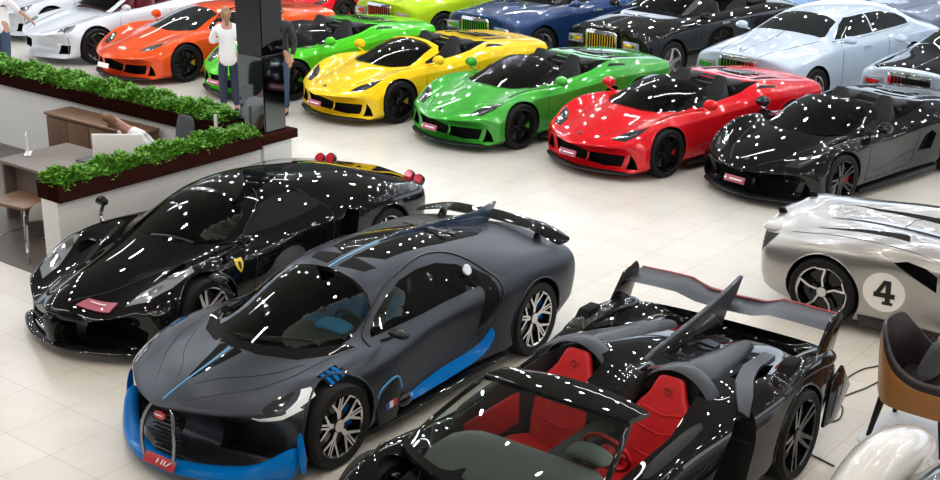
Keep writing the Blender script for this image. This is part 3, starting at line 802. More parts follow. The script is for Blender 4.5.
# ---------------------------------------------------------------- black roadster with red seats and tall wing
def build_veneno(loc, rot):
    PAINT = mat('black_carbon_paint', (.006, .006, .0065), .3, 0, 1, .01, 0)
    GREY = mat('satin_dark_carbon', (.035, .04, .05), .36, .3, 0, 0, .3)
    RED = mat('red_leather', (.62, .012, .018), .5)
    DASHGREY = mat('grey_alcantara', (.20, .20, .20), .8)
    REDLINE = mat('red_edge_line', (.5, .02, .03), .4)
    root = empty('roadster', loc, rot, 'open black roadster with red seats, shark fin and high rear wing', 'car')
    S = [
     [1.15, .6, [(.8, .1), (.95, .14), (1.0, .25), (.95, .32), (.85, .38), (.6, .38), (.4, .38), (.2, .42)], .43],
     [.7, .4, [(.88, .1), (1.0, .18), (1.03, .4), (1.0, .6), (.86, .68), (.64, .55), (.42, .55), (.2, .58)], .58],
     [.2, .3, [(.9, .1), (1.0, .18), (1.04, .45), (1.02, .72), (.9, .80), (.66, .68), (.44, .68), (.2, .72)], .73],
     [-.3, .3, [(.88, .1), (.97, .18), (1.0, .45), (.96, .68), (.86, .77), (.7, .76), (.46, .80), (.2, .83)], .84],
     [-.8, .1, [(.86, .1), (.95, .18), (.93, .45), (.9, .66), (.84, .75), (.74, .81), (.6, .84), (.3, .86)], .86],
     [-1.3, 0, [(.86, .1), (.95, .18), (.92, .45), (.9, .68), (.84, .78), (.74, .85), (.6, .86), (.3, .86)], .85],
     [-1.68, 0, [(.88, .1), (.97, .2), (.95, .45), (.95, .7), (.88, .8), (.72, .90), (.50, 1.03), (.24, 1.02)], .90],
     [-1.85, 0, [(.88, .1), (.97, .2), (.96, .45), (.96, .7), (.89, .8), (.72, .90), (.48, 1.06), (.24, 1.03)], .90],
     [-2.2, 0, [(.9, .12), (1.0, .25), (1.02, .5), (1.0, .74), (.92, .84), (.70, .84), (.44, .99), (.2, .96)], .90],
     [-2.6, 0, [(.92, .13), (1.02, .28), (1.06, .5), (1.05, .76), (.96, .90), (.66, .78), (.40, .90), (.2, .9)], .88],
     [-3.0, 0, [(.9, .15), (1.02, .3), (1.05, .5), (1.04, .75), (.94, .88), (.66, .72), (.4, .82), (.2, .82)], .82],
     [-3.4, 0, [(.85, .2), (.98, .35), (1.02, .55), (1.0, .72), (.88, .83), (.62, .68), (.4, .72), (.2, .72)], .72],
     [-3.7, 0, [(.75, .3), (.9, .42), (.95, .55), (.93, .66), (.85, .74), (.6, .62), (.4, .64), (.2, .64)], .64]]
    base = cage(S, [PAINT, DARK], 4, {1: 1, 2: .4}, (-3.66, 1.17, 1.037, 1.04))
    bv = bvh_of(base)
    cut = arch_cut((0, -2.7), (.385, .405), .36)
    cut += both_y([(-1.80, .79), (-2.02, .80), (-1.99, .55), (-1.86, .2), (-1.38, .2), (-1.44, .5), (-1.62, .69)], .76, 1.4, HONEY)
    b = boolean(base, join(cut))
    pit = [(-.1, .12), (-.1, .56), (-.62, .68), (-1.2, .70), (-1.78, .62), (-1.86, .42), (-1.80, .16)]
    for s in (1, -1):
        b = boolean(b, prism_me([(x, s*y) for x, y in pit], 'z', .26, 1.5, BLKLEATHER))
    b = boolean(b, prism_me([(.0, .2), (.0, -.2), (-1.5, -.2), (-1.5, .2)], 'z', .55, 1.5, BLKLEATHER))
    b = boolean(b, join(both_x([(.14, .68), (.16, .84), (.30, .9), (.30, .72)], -2.6, -1.6)))
    b = boolean(b, join([prism_me([(-2.3, s*.60), (-2.75, s*.56), (-2.9, s*.68), (-2.6, s*.76), (-2.35, s*.72)], 'z', .5, 1.3, DARK) for s in (1, -1)]))
    link('body', finish(b, 32), root)
    # windscreen and frame
    def wsp(u, v):   # u -1..1 across, v 0 base .. 1 header
        hx, hy, hz = -.84, .59*u, 1.10-.01*u*u
        bx, by, bz = .18-.30*u*u, .76*u, .835-.045*u*u
        e = .02*math.sin(math.pi*v)*(1-.3*u*u)
        return Vector((bx+(hx-bx)*v, by+(hy-by)*v, bz+(hz-bz)*v+e))
    nu, nv = 16, 8
    V = [wsp(-1+2*i/nu, j/nv) for j in range(nv+1) for i in range(nu+1)]
    V += [p+Vector((.003, 0, -.006)) for p in V]; o2 = (nu+1)*(nv+1)
    F = []
    for j in range(nv):
        for i in range(nu):
            a = j*(nu+1)+i; q = (a, a+1, a+nu+2, a+nu+1); F += [q, tuple(k+o2 for k in q[::-1])]
    obj('windshield', V, F, GLASS, root, 60)
    loft('windscreen_header', [[wsp(u, .97)+Vector((0, 0, .012)), wsp(u, 1.0)+Vector((0, 0, .014)), Vector((-1.20+.12*u*u, .60*u, 1.075-.01*u*u)), Vector((-1.19+.12*u*u, .60*u, 1.045-.01*u*u)), wsp(u, 1)+Vector((-.02, 0, -.03)), wsp(u, .97)+Vector((0, 0, -.02))] for u in [-1+2*i/12 for i in range(13)]], PAINT, root, 0)
    for s in (1, -1):
        loft('windscreen_pillar', [[wsp(s, v)+Vector((0, -s*.02, .012)), wsp(s, v)+Vector((0, s*.025, .008)), wsp(s, v)+Vector((-.02, s*.03, -.03)), wsp(s, v)+Vector((-.02, -s*.01, -.03))] for v in (0, .25, .5, .75, 1)], PAINT, root, 1)
    loft('cowl', [[wsp(u, 0)+Vector((.02, 0, -.03)), wsp(u, 0)+Vector((.02, 0, .012)), wsp(u, .05)+Vector((0, 0, .012)), wsp(u, .05)+Vector((-.03, 0, -.05))] for u in [-1+2*i/12 for i in range(13)]], PAINT, root, 0)
    loft('dashboard', [[(.0, y, .6), (.0, y, .80), (-.3, y, .84), (-.70, y, .80), (-.76, y, .6)] for y in (-.66, -.3, .1, .3, .66)], DASHGREY, root, 1)
    loft('instrument_hood', [[(-.6, y, .79), (-.62, y, .86+h), (-.74, y, .88+h), (-.84, y, .80)] for y, h in ((.2, -.03), (.28, .05), (.45, .05), (.54, -.03))], DASHGREY, root, 2)
    steering(root, (-.95, .36, .74), RED)
    for s in (1, -1):
        st = seat('seat', root, (-1.46, s*.40, .27), RED, hgt=.80, w=.50, rot=(0, R(-22), 0))
        lathe('seat_emblem', [(.016, .001), (.020, .005), (.028, .005), (.032, .001)], mat('dark_red_stitch', (.25, .01, .01), .6), st, 20, 'x', loc=(.03, 0, .70), rot=(0, 0, 0))
        for z in (.22, .4, .54):
            tube('seat_piping', smooth_path([(.045, -.17, z+.02), (.03, -.08, z), (.02, 0, z-.015), (.03, .08, z), (.045, .17, z+.02)], 4), .005, st.data.materials[0], st, 6)
    box('centre_console', (-1.2, 0, .52), (1.1, .2, .22), BLKLEATHER, root, .03)
    for s in (1, -1):
        # door top, red lining inside
        loft('door_panel', [[(x, s*(.70), .4), (x, s*.70, z), (x, s*.78, z+.02), (x, s*.82, z-.04), (x, s*.80, .4)] for x, z in ((-.64, .80), (-.9, .84), (-1.3, .87), (-1.7, .87))], BLKLEATHER, root, 1)
        box('door_lining', (-1.05, s*.685, .60), (.7, .02, .26), RED, root, .008)
        # hoops behind the head
        pts = [(.42+.31*math.cos(t), .74+.34*math.sin(t)) for t in [math.pi*i/14 for i in range(15)]]
        secs = [[(-1.74, s*y, z-.02), (-1.74, s*y*1.02, z+.02), (-1.95, s*y*1.02, z+.01), (-1.95, s*y, z-.03)] for y, z in pts]
        V = [p for q in secs for p in q]
        loft('headrest_hoop', secs, GREY, root, 1)
        # nacelle behind the seat
        loft('rear_nacelle', [[(x, s*(c-w), z0), (x, s*(c-w*.75), z0+h*.7), (x, s*c, z0+h), (x, s*(c+w*.75), z0+h*.7), (x, s*(c+w), z0)] for x, c, w, z0, h in ((-1.86, .42, .25, .80, .27), (-2.2, .42, .20, .80, .235), (-2.6, .40, .15, .78, .19), (-3.0, .36, .10, .74, .15), (-3.2, .34, .06, .70, .12))], GREY, root, 2)
        # satin blade over the rear fender
        loft('fender_pod', [[(x, s*(.78), z-.12), (x, s*.80, z), (x, s*.90, z+.03), (x, s*1.0, z-.03), (x, s*1.02, z-.14)] for x, z in ((-2.35, .84), (-2.6, .90), (-2.9, .90), (-3.2, .86), (-3.5, .80))], PAINT, root, 2)
        prism('fender_inlet', [(-2.50, .84), (-2.62, .95), (-2.80, .95), (-2.72, .86)], 'y', s*.84, s*.95, DARK, root, .01)
        prism('side_fin', [(-3.16, .24), (-3.26, .60), (-3.46, .68), (-3.66, .44), (-3.42, .22)], 'y', s*1.0, s*1.03, PAINT, root, .008)
        # engine bay slats
    for k in range(6):
        x = -2.0-.17*k
        loft('engine_louvre', [[(x, y, .88-.015*k), (x-.08, y, .93-.02*k), (x-.11, y, .92-.02*k), (x-.03, y, .87-.015*k)] for y in (-.2, -.1, 0, .1, .2)], PAINT, root, 0)
    # spine fin
    fin = [(-1.95, .90), (-2.2, .97), (-2.7, 1.01), (-3.2, 1.07), (-3.66, 1.15), (-3.56, 1.02), (-3.4, .92), (-3.3, .80), (-3.0, .76), (-2.2, .8)]
    prism('shark_fin', fin, 'y', -.02, .02, GREY, root, .006)
    prism('fin_root', [(-2.0, .84), (-2.4, .96), (-3.1, 1.0), (-3.35, .72), (-2.4, .78)], 'y', -.07, .07, PAINT, root, .03)
    # rear wing with stepped centre
    prof = [(-.92, 1.0), (-.62, 1.01), (-.42, 1.01), (-.26, .95), (0, .94), (.26, .95), (.42, 1.01), (.62, 1.01), (.92, 1.0)]
    secs = []
    for y, z in prof:
        xf = -3.30 if abs(y) > .4 else -3.34
        secs.append([(xf, y, z), (xf-.10, y, z+.012), (xf-.30, y, z+.04), (xf-.315, y, z+.025), (xf-.15, y, z-.012)])
    wing = loft('rear_wing', secs, GREY, root, 0)
    tube('wing_edge_line', [(-3.605, y, z+.04) for y, z in prof], .006, REDLINE, wing, 6)
    for s in (1, -1):
        prism('wing_endplate', [(-3.05, .82), (-3.30, 1.07), (-3.52, 1.11), (-3.56, 1.04), (-3.40, .78), (-3.20, .76)], 'y', s*.92, s*.945, PAINT, wing, .005)
    for x, r in ((0, .345), (-2.7, .365)):
        for s in (1, -1): wheel(root, (x, s*.90, r), s, r, r-.075, .28, 'ten', BLKRIM, BLKRIM, mat('black_caliper', (.02, .02, .02), .3), TYRE, DISC)
    patch('fender_blade', bv, [(-3.1, .50), (-2.6, .55), (-2.3, .64), (-2.03, .78), (-1.90, .86), (-1.94, .92), (-2.14, .86), (-2.4, .74), (-2.7, .65), (-3.1, .60)], 'z', 1, GREY, root, .02, .03, .04, True)
    for x, r in ((0, .388), (-2.7, .408)):
        seam('arch_lip', bv, [(x+r*math.cos(R(a)), .36+r*math.sin(R(a))) for a in range(-8, 190, 8)], 'y', 1, PAINT, root, .012, True)
    seam('bonnet_seam', bv, [(.5, .3), (.1, .45), (-.3, .66), (-.5, .8)], 'z', 1, TRIM, root, .004, True)
    return root
# ---------------------------------------------------------------- mid-engined spyder (the coloured row)
H_BASE = [
 [.92, .45, [(.8, .12), (.93, .16), (.95, .25), (.92, .34), (.8, .41), (.6, .42), (.4, .43), (.2, .44)], .445],
 [.75, .42, [(.85, .12), (.95, .18), (.97, .32), (.95, .46), (.84, .53), (.62, .52), (.4, .52), (.2, .53)], .535],
 [.45, .35, [(.88, .12), (.96, .2), (.98, .4), (.97, .62), (.87, .73), (.66, .64), (.42, .61), (.2, .63)], .64],
 [.1, .35, [(.88, .12), (.95, .2), (.99, .45), (.98, .70), (.88, .83), (.68, .73), (.44, .70), (.2, .73)], .74],
 [-.25, .4, [(.86, .12), (.93, .2), (.96, .45), (.95, .70), (.86, .81), (.68, .76), (.45, .79), (.2, .82)], .83],
 [-.7, .4, [(.85, .12), (.92, .2), (.92, .45), (.91, .68), (.84, .77), (.72, .81), (.6, .82), (.3, .82)], .82],
 [-1.2, .2, [(.85, .12), (.90, .2), (.88, .45), (.9, .70), (.85, .78), (.74, .83), (.6, .84), (.3, .84)], .84],
 [-1.7, .05, [(.85, .12), (.90, .2), (.88, .45), (.92, .72), (.87, .81), (.76, .88), (.6, .93), (.3, .95)], .93],
 [-2.1, 0, [(.87, .12), (.93, .22), (.95, .5), (.97, .77), (.92, .88), (.78, .95), (.6, .99), (.3, .99)], .98],
 [-2.6, 0, [(.9, .13), (.95, .25), (.99, .5), (.98, .75), (.93, .87), (.78, .92), (.6, .95), (.3, .95)], .94],
 [-3.05, 0, [(.88, .15), (.95, .28), (.97, .5), (.96, .74), (.9, .84), (.76, .88), (.58, .9), (.3, .9)], .89],
 [-3.4, 0, [(.82, .2), (.9, .33), (.94, .55), (.92, .74), (.86, .82), (.72, .86), (.55, .87), (.3, .88)], .88],
 [-3.58, -.1, [(.7, .3), (.8, .4), (.86, .58), (.86, .74), (.8, .8), (.66, .83), (.5, .84), (.25, .85)], .85]]
H_CAN = {4: ((.68, .76), (.45, .80), (.2, .83), .84), 5: ((.72, .81), (.59, .93), (.3, .99), 1.0), 6: ((.73, .85), (.57, 1.04), (.3, 1.09), 1.10), 7: ((.75, .9), (.56, 1.07), (.3, 1.11), 1.11), 8: ((.77, .94), (.55, 1.02), (.3, 1.06), 1.06)}
def with_canopy(S, can):
    out = [[a, b, [tuple(p) for p in c], d] for a, b, c, d in S]
    for i, q in can.items():
        out[i][2][5:8] = list(q[:3]); out[i][3] = q[3]
    return out

def build_spyder(name, loc, rot, PAINT, CAL, label, group=None, roof=False, dims=(-3.57, .95, .967), label_roof=None, plate=PINKPL, rim=None, roofm=None):
    root = empty(name, loc, rot, label, 'car', group)
    SCN = with_canopy(H_BASE, H_CAN)
    can = cage(SCN, [PAINT, DARK], 4 if roof else 3, {1: 1, 2: .5, 4: .5, 5: .35, 7: .45}, (*dims, 1.095 if not roof else 1.12)); cv = bvh_of(can)
    if roof: b = can; bv = cv
    else: b = cage(H_BASE, [PAINT, DARK], 4, {1: 1, 2: .5, 4: .5, 5: .35, 7: .45}, (*dims, .985)); bv = bvh_of(b)
    kx = (dims[1]-dims[0])/4.52; rx = -2.62*kx
    cut = arch_cut((0, rx), (.362, .375), .345)
    cut += both_x([(.02, .15), (.36, .15), (.62, .18), (.68, .34), (.40, .31), (.02, .27)], .5, 1.5)
    cut += both_x([(.70, .16), (.88, .18), (.84, .28), (.77, .37)], .42, 1.5)
    cut += both_y([(-1.75, .42), (-2.02, .42), (-2.10, .62), (-1.98, .68), (-1.86, .62)], .84, 1.4)
    b = boolean(b, join(cut))
    sw = [(-.66, .80), (-.85, .91), (-1.08, 1.02), (-1.25, 1.07), (-1.5, 1.09), (-1.72, 1.06), (-1.82, .98), (-1.86, .92), (-1.3, .84)]
    if not roof:
        b = boolean(b, cavity_box([(-.55, .62), (-1.2, .70), (-1.72, .72), (-2.2, .64), (-1.90, .40)], .30, 1.5))
    link('body', finish(b, 32), root)
    # windscreen
    ws = [(-.10, 0), (-.13, .25), (-.24, .45), (-.42, .60), (-.50, .63), (-1.06, .53), (-1.10, .35), (-1.12, 0)]
    ws = ws+[(x, -y) for x, y in ws[1:-1][::-1]]
    patch('windshield', cv, ws, 'z', 1, TINT if roof else SMOKE, root, .004, .009, .05)
    if not roof:
        patch('windscreen_header', cv, [(-1.12, 0), (-1.10, .35), (-1.05, .53), (-1.10, .60), (-1.17, .55), (-1.18, .35), (-1.20, 0)], 'z', 1, FRM, root, .004, .02, .045, True)
        patch('windscreen_pillar', cv, [(-.46, .62), (-1.06, .525), (-1.14, .56), (-1.10, .63), (-.58, .68), (-.42, .645)], 'z', 1, FRM, root, .004, .02, .045, True)
        patch('side_window', cv, [(-.74, .80), (-.86, .86), (-1.04, .93), (-1.12, .93), (-.98, .83), (-.9, .80)], 'y', 1, TINT, root, .002, .009, .06, True)
        loft('dashboard', [[(-.35, y, .6), (-.35, y, .80), (-.5, y, .82), (-.78, y, .81), (-.84, y, .6)] for y in (-.6, -.3, .1, .3, .6)], BLKLEATHER, root, 1)
        steering(root, (-.94, .35, .74), BLKLEATHER)
        for s in (1, -1):
            seat('seat', root, (-1.46, s*.35, .32), BLKLEATHER, hgt=.80, w=.46, rot=(0, R(-18), 0))
            loft('roll_hump', [[(-1.66-.02, s*(.36+a), .9), (-1.70, s*(.36+a), 1.0+h*.5), (-1.95, s*(.36+a), 1.0+h*.3), (-2.3, s*(.36+a), .93)] for a, h in ((-.15, -.06), (-.10, .05), (.0, .10), (.10, .05), (.15, -.06))], BLKLEATHER, root, 2)
        box('centre_console', (-1.2, 0, .48), (1.0, .2, .2), BLKLEATHER, root, .03)
        box('roll_bar', (-1.80, 0, .90), (.05, 1.1, .06), BLKLEATHER, root, .02)
        patch('deck_panel', bv, [(-1.93, 0), (-1.93, .36), (-2.0, .38), (-2.05, .2), (-2.05, 0)], 'z', 1, CARBON, root, .002, .005, .06, True)
    else:
        patch('side_window', cv, sw, 'y', 1, TINT, root, .004, .009, .05, True)
        patch('rear_screen', bv, [(-1.95, 0), (-1.95, .42), (-2.7, .36), (-2.9, .2), (-2.9, 0)], 'z', 1, TINT, root, .004, .009, .05, True)
    for k in range(4):
        box('engine_louvre', (-2.38-k*.16, 0, 1.0-.026*k), (.10, .5-.03*k, .014), BLACKPL if k % 2 else CARBON, root, .003, rot=None)
    patch('deck_vent', bv, [(-2.25, .42), (-2.8, .40), (-2.84, .50), (-2.3, .54)], 'z', 1, DARK, root, .002, .004, .06, True)
    patch('shoulder_inlet', bv, [(-2.0, .78), (-2.35, .84), (-2.40, .80), (-2.12, .72)], 'z', 1, DARK, root, .002, .004, .05, True)
    patch('headlamp_lens', bv, [(.64, .50), (.57, .68), (.40, .78), (.22, .80), (.34, .66), (.46, .54)], 'z', 1, LENSD, root, .003, .005, .04, True)
    patch('light_strip', bv, [(.46, .60), (.34, .70), (.30, .68), (.42, .57)], 'z', 1, CHROME, root, .007, .004, .03, True)
    patch('light_strip', bv, [(.54, .66), (.40, .75), (.38, .73), (.52, .63)], 'z', 1, CHROME, root, .007, .004, .03, True)
    seam('bonnet_seam', bv, [(.80, .22), (.5, .42), (.1, .54), (-.2, .62), (-.42, .72)], 'z', 1, TRIM, root, .0035, True)
    seam('door_seam', bv, [(-.50, .2), (-.55, .5), (-.58, .74)], 'y', 1, TRIM, root, .0035, True)
    seam('door_seam', bv, [(-.5, .26), (-1.0, .24), (-1.6, .28), (-1.72, .5), (-1.76, .84)], 'y', 1, TRIM, root, .0035, True)
    seam('sill_crease', bv, [(-.6, .34), (-1.1, .36), (-1.7, .46)], 'y', 1, TRIM, root, .004, True)
    # black splitter
    secs = []
    for i in range(21):
        y = .82*(-1+2*i/20); x = dims[1]-.065-.45*y*y
        secs.append([(x-.12, y, .085), (x, y, .09), (x+.03, y, .11), (x, y, .135), (x-.12, y, .14)])
    loft('front_splitter', secs, BLACKPL, root, 1)
    for s in (1, -1):
        prism('side_skirt', [(-.42, .09), (-2.2*kx, .09), (-2.22*kx, .16), (-.42, .14)], 'y', s*.84, s*.93, BLACKPL, root, .006)
        tube('mirror_arm', [(-.70, s*.78, .80), (-.72, s*.95, .84)], .014, PAINT, root)
        loft('mirror_housing', [[(-.84, s*(.98+a), .89-h), (-.72, s*(.98+a), .89-h*.6), (-.70, s*(.98+a), .90), (-.75, s*(.98+a), .89+h), (-.84, s*(.98+a), .89+h)] for a, h in ((-.10, .05), (-.05, .09), (.05, .09), (.10, .04))], PAINT, root, 2)
    badge = lathe('emblem', [(.001, .004), (.03, .004), (.034, 0), (.001, 0)], TRIM, root, 16, 'z', loc=(.74*dims[1]/.95, 0, .555), rot=(0, R(22), 0))
    pl = box('show_plate', (0, 0, 0), (.012, .32, .085), plate, root, .003, (dims[1]+.015, 0, .32), (0, R(-18), 0))
    box('plate_print', (.008, .02, 0), (.004, .2, .018), WHITEPL, pl)
    box('plate_print', (.008, -.14, 0), (.004, .03, .03), WHITEPL, pl)
    rm = rim or BLKRIM
    for x, r in ((0, .335), (rx, .345)):
        for s in (1, -1): wheel(root, (x, s*(dims[2]-.135), r), s, r, r-.075, .26, 'ten', BLKRIM, rm, CAL, TYRE, DISC)
    for x, r in ((0, .365), (rx, .378)):
        seam('arch_lip', bv, [(x+r*math.cos(R(a)), .355+r*math.sin(R(a))) for a in range(-8, 190, 8)], 'y', 1, PAINT, root, .008, True)
    return root

def cavity_box(half, z0, z1):
    poly = half+[(x, -y) for x, y in half[::-1]]
    return prism_me(poly, 'z', z0, z1, BLKLEATHER)

SMOKE = glass_mat('smoked_glass', (.55, .62, .60))
FRM = mat('windscreen_frame_black', (.006, .006, .007), .3, 0, 1, .01, 0)

# ---------------------------------------------------------------- silver roadster with the racing number
def build_silver():
    SIL = flake_paint('silver_paint', (.40, .39, .375), .8, .28, 1)
    root = empty('roadster', (11.69+.93, 4.84-2.67, 0), R(-90), 'silver roadster with a round white number 4 on its rear flank', 'car')
    S = [
     [.92, .45, [(.8, .12), (.93, .16), (.95, .25), (.92, .34), (.8, .41), (.6, .42), (.4, .43), (.2, .44)], .445],
     [.45, .35, [(.88, .12), (.96, .2), (.98, .4), (.96, .6), (.86, .72), (.64, .64), (.42, .62), (.2, .64)], .65],
     [.1, .35, [(.88, .12), (.95, .2), (.99, .45), (.97, .68), (.86, .78), (.66, .70), (.44, .70), (.2, .73)], .74],
     [-.4, .3, [(.86, .12), (.92, .2), (.92, .45), (.90, .68), (.82, .77), (.68, .76), (.45, .79), (.2, .80)], .80],
     [-1.0, .1, [(.85, .12), (.88, .2), (.84, .42), (.88, .66), (.84, .76), (.74, .82), (.6, .84), (.3, .84)], .84],
     [-1.5, .05, [(.85, .12), (.88, .2), (.82, .42), (.90, .68), (.87, .78), (.76, .87), (.6, .90), (.3, .86)], .84],
     [-2.0, 0, [(.87, .12), (.90, .22), (.90, .48), (.95, .72), (.91, .84), (.76, .93), (.5, .98), (.25, .90)], .86],
     [-2.5, 0, [(.9, .13), (.95, .25), (.99, .5), (.98, .73), (.92, .84), (.74, .87), (.5, .92), (.25, .90)], .88],
     [-2.95, 0, [(.88, .15), (.95, .28), (.98, .5), (.95, .70), (.88, .80), (.72, .83), (.5, .86), (.25, .87)], .87],
     [-3.3, -.05, [(.82, .2), (.9, .33), (.93, .5), (.90, .66), (.82, .78), (.68, .84), (.5, .86), (.25, .87)], .87],
     [-3.55, -.12, [(.7, .28), (.8, .38), (.84, .5), (.82, .62), (.74, .70), (.6, .76), (.45, .78), (.25, .79)], .79]]
    base = cage(S, [SIL, DARK], 4, {1: 1, 2: .3}, (-3.56, .95, .955, .97))
    bv = bvh_of(base)
    cut = arch_cut((0, -2.67), (.37, .385), .35)
    cut += both_y([(-1.58, .58), (-1.78, .68), (-2.0, .80), (-1.88, .83), (-1.70, .80), (-1.58, .74)], .78, 1.4)
    b = boolean(base, join(cut))
    b = boolean(b, cavity_box([(-.4, .6), (-1.0, .68), (-1.45, .62), (-1.5, .4)], .3, 1.5))
    link('body', finish(b, 32), root)
    for s in (1, -1):
        seat('seat', root, (-1.2, s*.36, .32), BLKLEATHER, hgt=.6, w=.46)
        patch('tail_lamp', bv, [(-3.22, .80), (-3.46, .76), (-3.52, .56), (-3.40, .58)], 'y', s, TRIM, root, .003, .006, .04)
    steering(root, (-.65, .36, .72), BLKLEATHER)
    box('dashboard', (-.5, 0, .72), (.3, 1.1, .1), BLKLEATHER, root, .04)
    # deck slots and panel lines
    patch('deck_slot', bv, [(-1.95, .66), (-2.5, .60), (-2.9, .60), (-2.5, .54), (-2.0, .52)], 'z', 1, DARK, root, .002, .004, .05, True)
    patch('deck_slot', bv, [(-1.7, .30), (-2.6, .26), (-2.9, .28), (-2.6, .20), (-1.75, .18)], 'z', 1, DARK, root, .002, .004, .05, True)
    seam('panel_seam', bv, [(-1.5, .80), (-2.1, .78), (-2.7, .72), (-3.1, .76)], 'z', 1, TRIM, root, .0035, True)
    seam('panel_seam', bv, [(-1.9, .4), (-2.2, .14), (-2.2, -.14), (-1.9, -.4)], 'z', 1, TRIM, root, .0035)
    # active spoiler
    secs = []
    for i in range(17):
        y = .77*(-1+2*i/16); x = -3.06-.06*y*y; dz = -.16*abs(y)**3
        secs.append([(x, y, .86+dz), (x-.06, y, .90+dz), (x-.34, y, .90+dz), (x-.40, y, .87+dz), (x-.14, y, .84+dz)])
    loft('rear_spoiler', secs, SIL, root, 1)
    tube('spoiler_edge', [(-3.05-.06*y*y, y, .862-.16*abs(y)**3) for y in [-.77+.09625*i for i in range(17)]], .012, TRIM, root)
    for s in (1, -1): prism('spoiler_strut', [(-3.3, .80), (-3.4, .80), (-3.45, .93), (-3.38, .93)], 'y', s*.35, s*.39, DARK, root)
    # roundel and number
    cx, cz, r = -2.06, .485, .20
    circ = [(cx+r*math.cos(2*math.pi*k/36), cz+r*math.sin(2*math.pi*k/36)) for k in range(36)]
    for s in (1, -1):
        patch('number_roundel', bv, circ, 'y', s, mat('roundel_white', (.80, .79, .74), .3, 0, 1), root, .003, .003, .04)
        q = s   # reading direction
        def P(pts): return [(cx-q*a*1.0, cz+b) for a, b in pts]
        # strokes of the figure 4 (drawn for the side that reads towards the viewer)
        for st in ([(-.095, -.055), (.105, -.055), (.105, -.005), (-.095, -.005)], [(.015, -.12), (.065, -.12), (.065, .125), (.015, .125)], [(-.095, -.03), (-.045, -.03), (.04, .125), (-.005, .125)], [(-.01, -.125), (.09, -.125), (.09, -.095), (-.01, -.095)]):
            patch('number_stroke', bv, P(st), 'y', s, TRIM, root, .007, .003, .03)
    for x, r_ in ((0, .335), (-2.67, .345)):
        for s in (1, -1): wheel(root, (x, s*.825, r_), s, r_, r_-.075, .26, 'turbine', BLKRIM, SILRIM, BLKRIM, TYRE, BLKRIM)
    for x, r_ in ((0, .373), (-2.67, .388)):
        seam('arch_lip', bv, [(x+r_*math.cos(R(a)), .35+r_*math.sin(R(a))) for a in range(-8, 190, 8)], 'y', 1, SIL, root, .008, True)
    for s in (1, -1):
        prism('side_skirt', [(-.42, .09), (-2.28, .09), (-2.3, .2), (-.42, .16)], 'y', s*.82, s*.90, CARBON, root, .006)
    patch('headlamp_lens', bv, [(.5, .6), (.3, .78), (.1, .82), (.25, .6)], 'z', 1, LENSD, root, .003, .005, .04, True)
    return root

# ---------------------------------------------------------------- large luxury cars
R_BASE = [
 [.84, .12, [(.7, .2), (.85, .25), (.9, .4), (.9, .6), (.86, .8), (.72, .92), (.45, .96), (.25, .98)], .98],
 [.65, .10, [(.8, .18), (.93, .25), (.95, .45), (.94, .7), (.90, .88), (.74, .96), (.48, 1.01), (.25, 1.03)], 1.03],
 [.2, .06, [(.85, .18), (.95, .25), (.97, .5), (.96, .75), (.92, .93), (.76, .99), (.5, 1.05), (.25, 1.07)], 1.07],
 [-.15, .05, [(.85, .18), (.95, .25), (.97, .5), (.96, .8), (.93, .97), (.78, 1.02), (.5, 1.08), (.25, 1.10)], 1.11],
 [-.52, .08, [(.85, .18), (.95, .25), (.97, .5), (.96, .8), (.93, .98), (.78, 1.05), (.6, 1.06), (.3, 1.06)], 1.06],
 [-1.12, .08, [(.85, .18), (.95, .25), (.97, .5), (.96, .82), (.93, 1.0), (.80, 1.07), (.6, 1.08), (.3, 1.08)], 1.08],
 [-1.9, 0, [(.85, .18), (.95, .25), (.97, .5), (.96, .82), (.93, 1.0), (.80, 1.08), (.6, 1.09), (.3, 1.09)], 1.09],
 [-2.8, 0, [(.85, .18), (.95, .25), (.97, .5), (.96, .82), (.93, 1.0), (.80, 1.08), (.6, 1.1), (.3, 1.1)], 1.1],
 [-3.4, 0, [(.85, .2), (.95, .28), (.97, .5), (.96, .82), (.92, 1.0), (.80, 1.07), (.6, 1.11), (.3, 1.12)], 1.12],
 [-3.9, 0, [(.82, .25), (.93, .35), (.96, .55), (.94, .8), (.9, .97), (.78, 1.03), (.52, 1.07), (.3, 1.08)], 1.09],
 [-4.3, 0, [(.75, .3), (.85, .4), (.9, .6), (.88, .8), (.84, .92), (.7, .97), (.5, 1.0), (.3, 1.01)], 1.02],
 [-4.42, -.05, [(.6, .4), (.75, .48), (.8, .6), (.8, .78), (.75, .88), (.6, .92), (.4, .94), (.2, .95)], .95]]
R_CAN = {4: ((.80, 1.05), (.62, 1.14), (.3, 1.18), 1.19), 5: ((.80, 1.08), (.66, 1.36), (.32, 1.44), 1.45), 6: ((.8, 1.09), (.66, 1.44), (.32, 1.52), 1.53), 7: ((.8, 1.1), (.65, 1.41), (.32, 1.5), 1.51), 8: ((.8, 1.08), (.6, 1.25), (.32, 1.35), 1.36)}

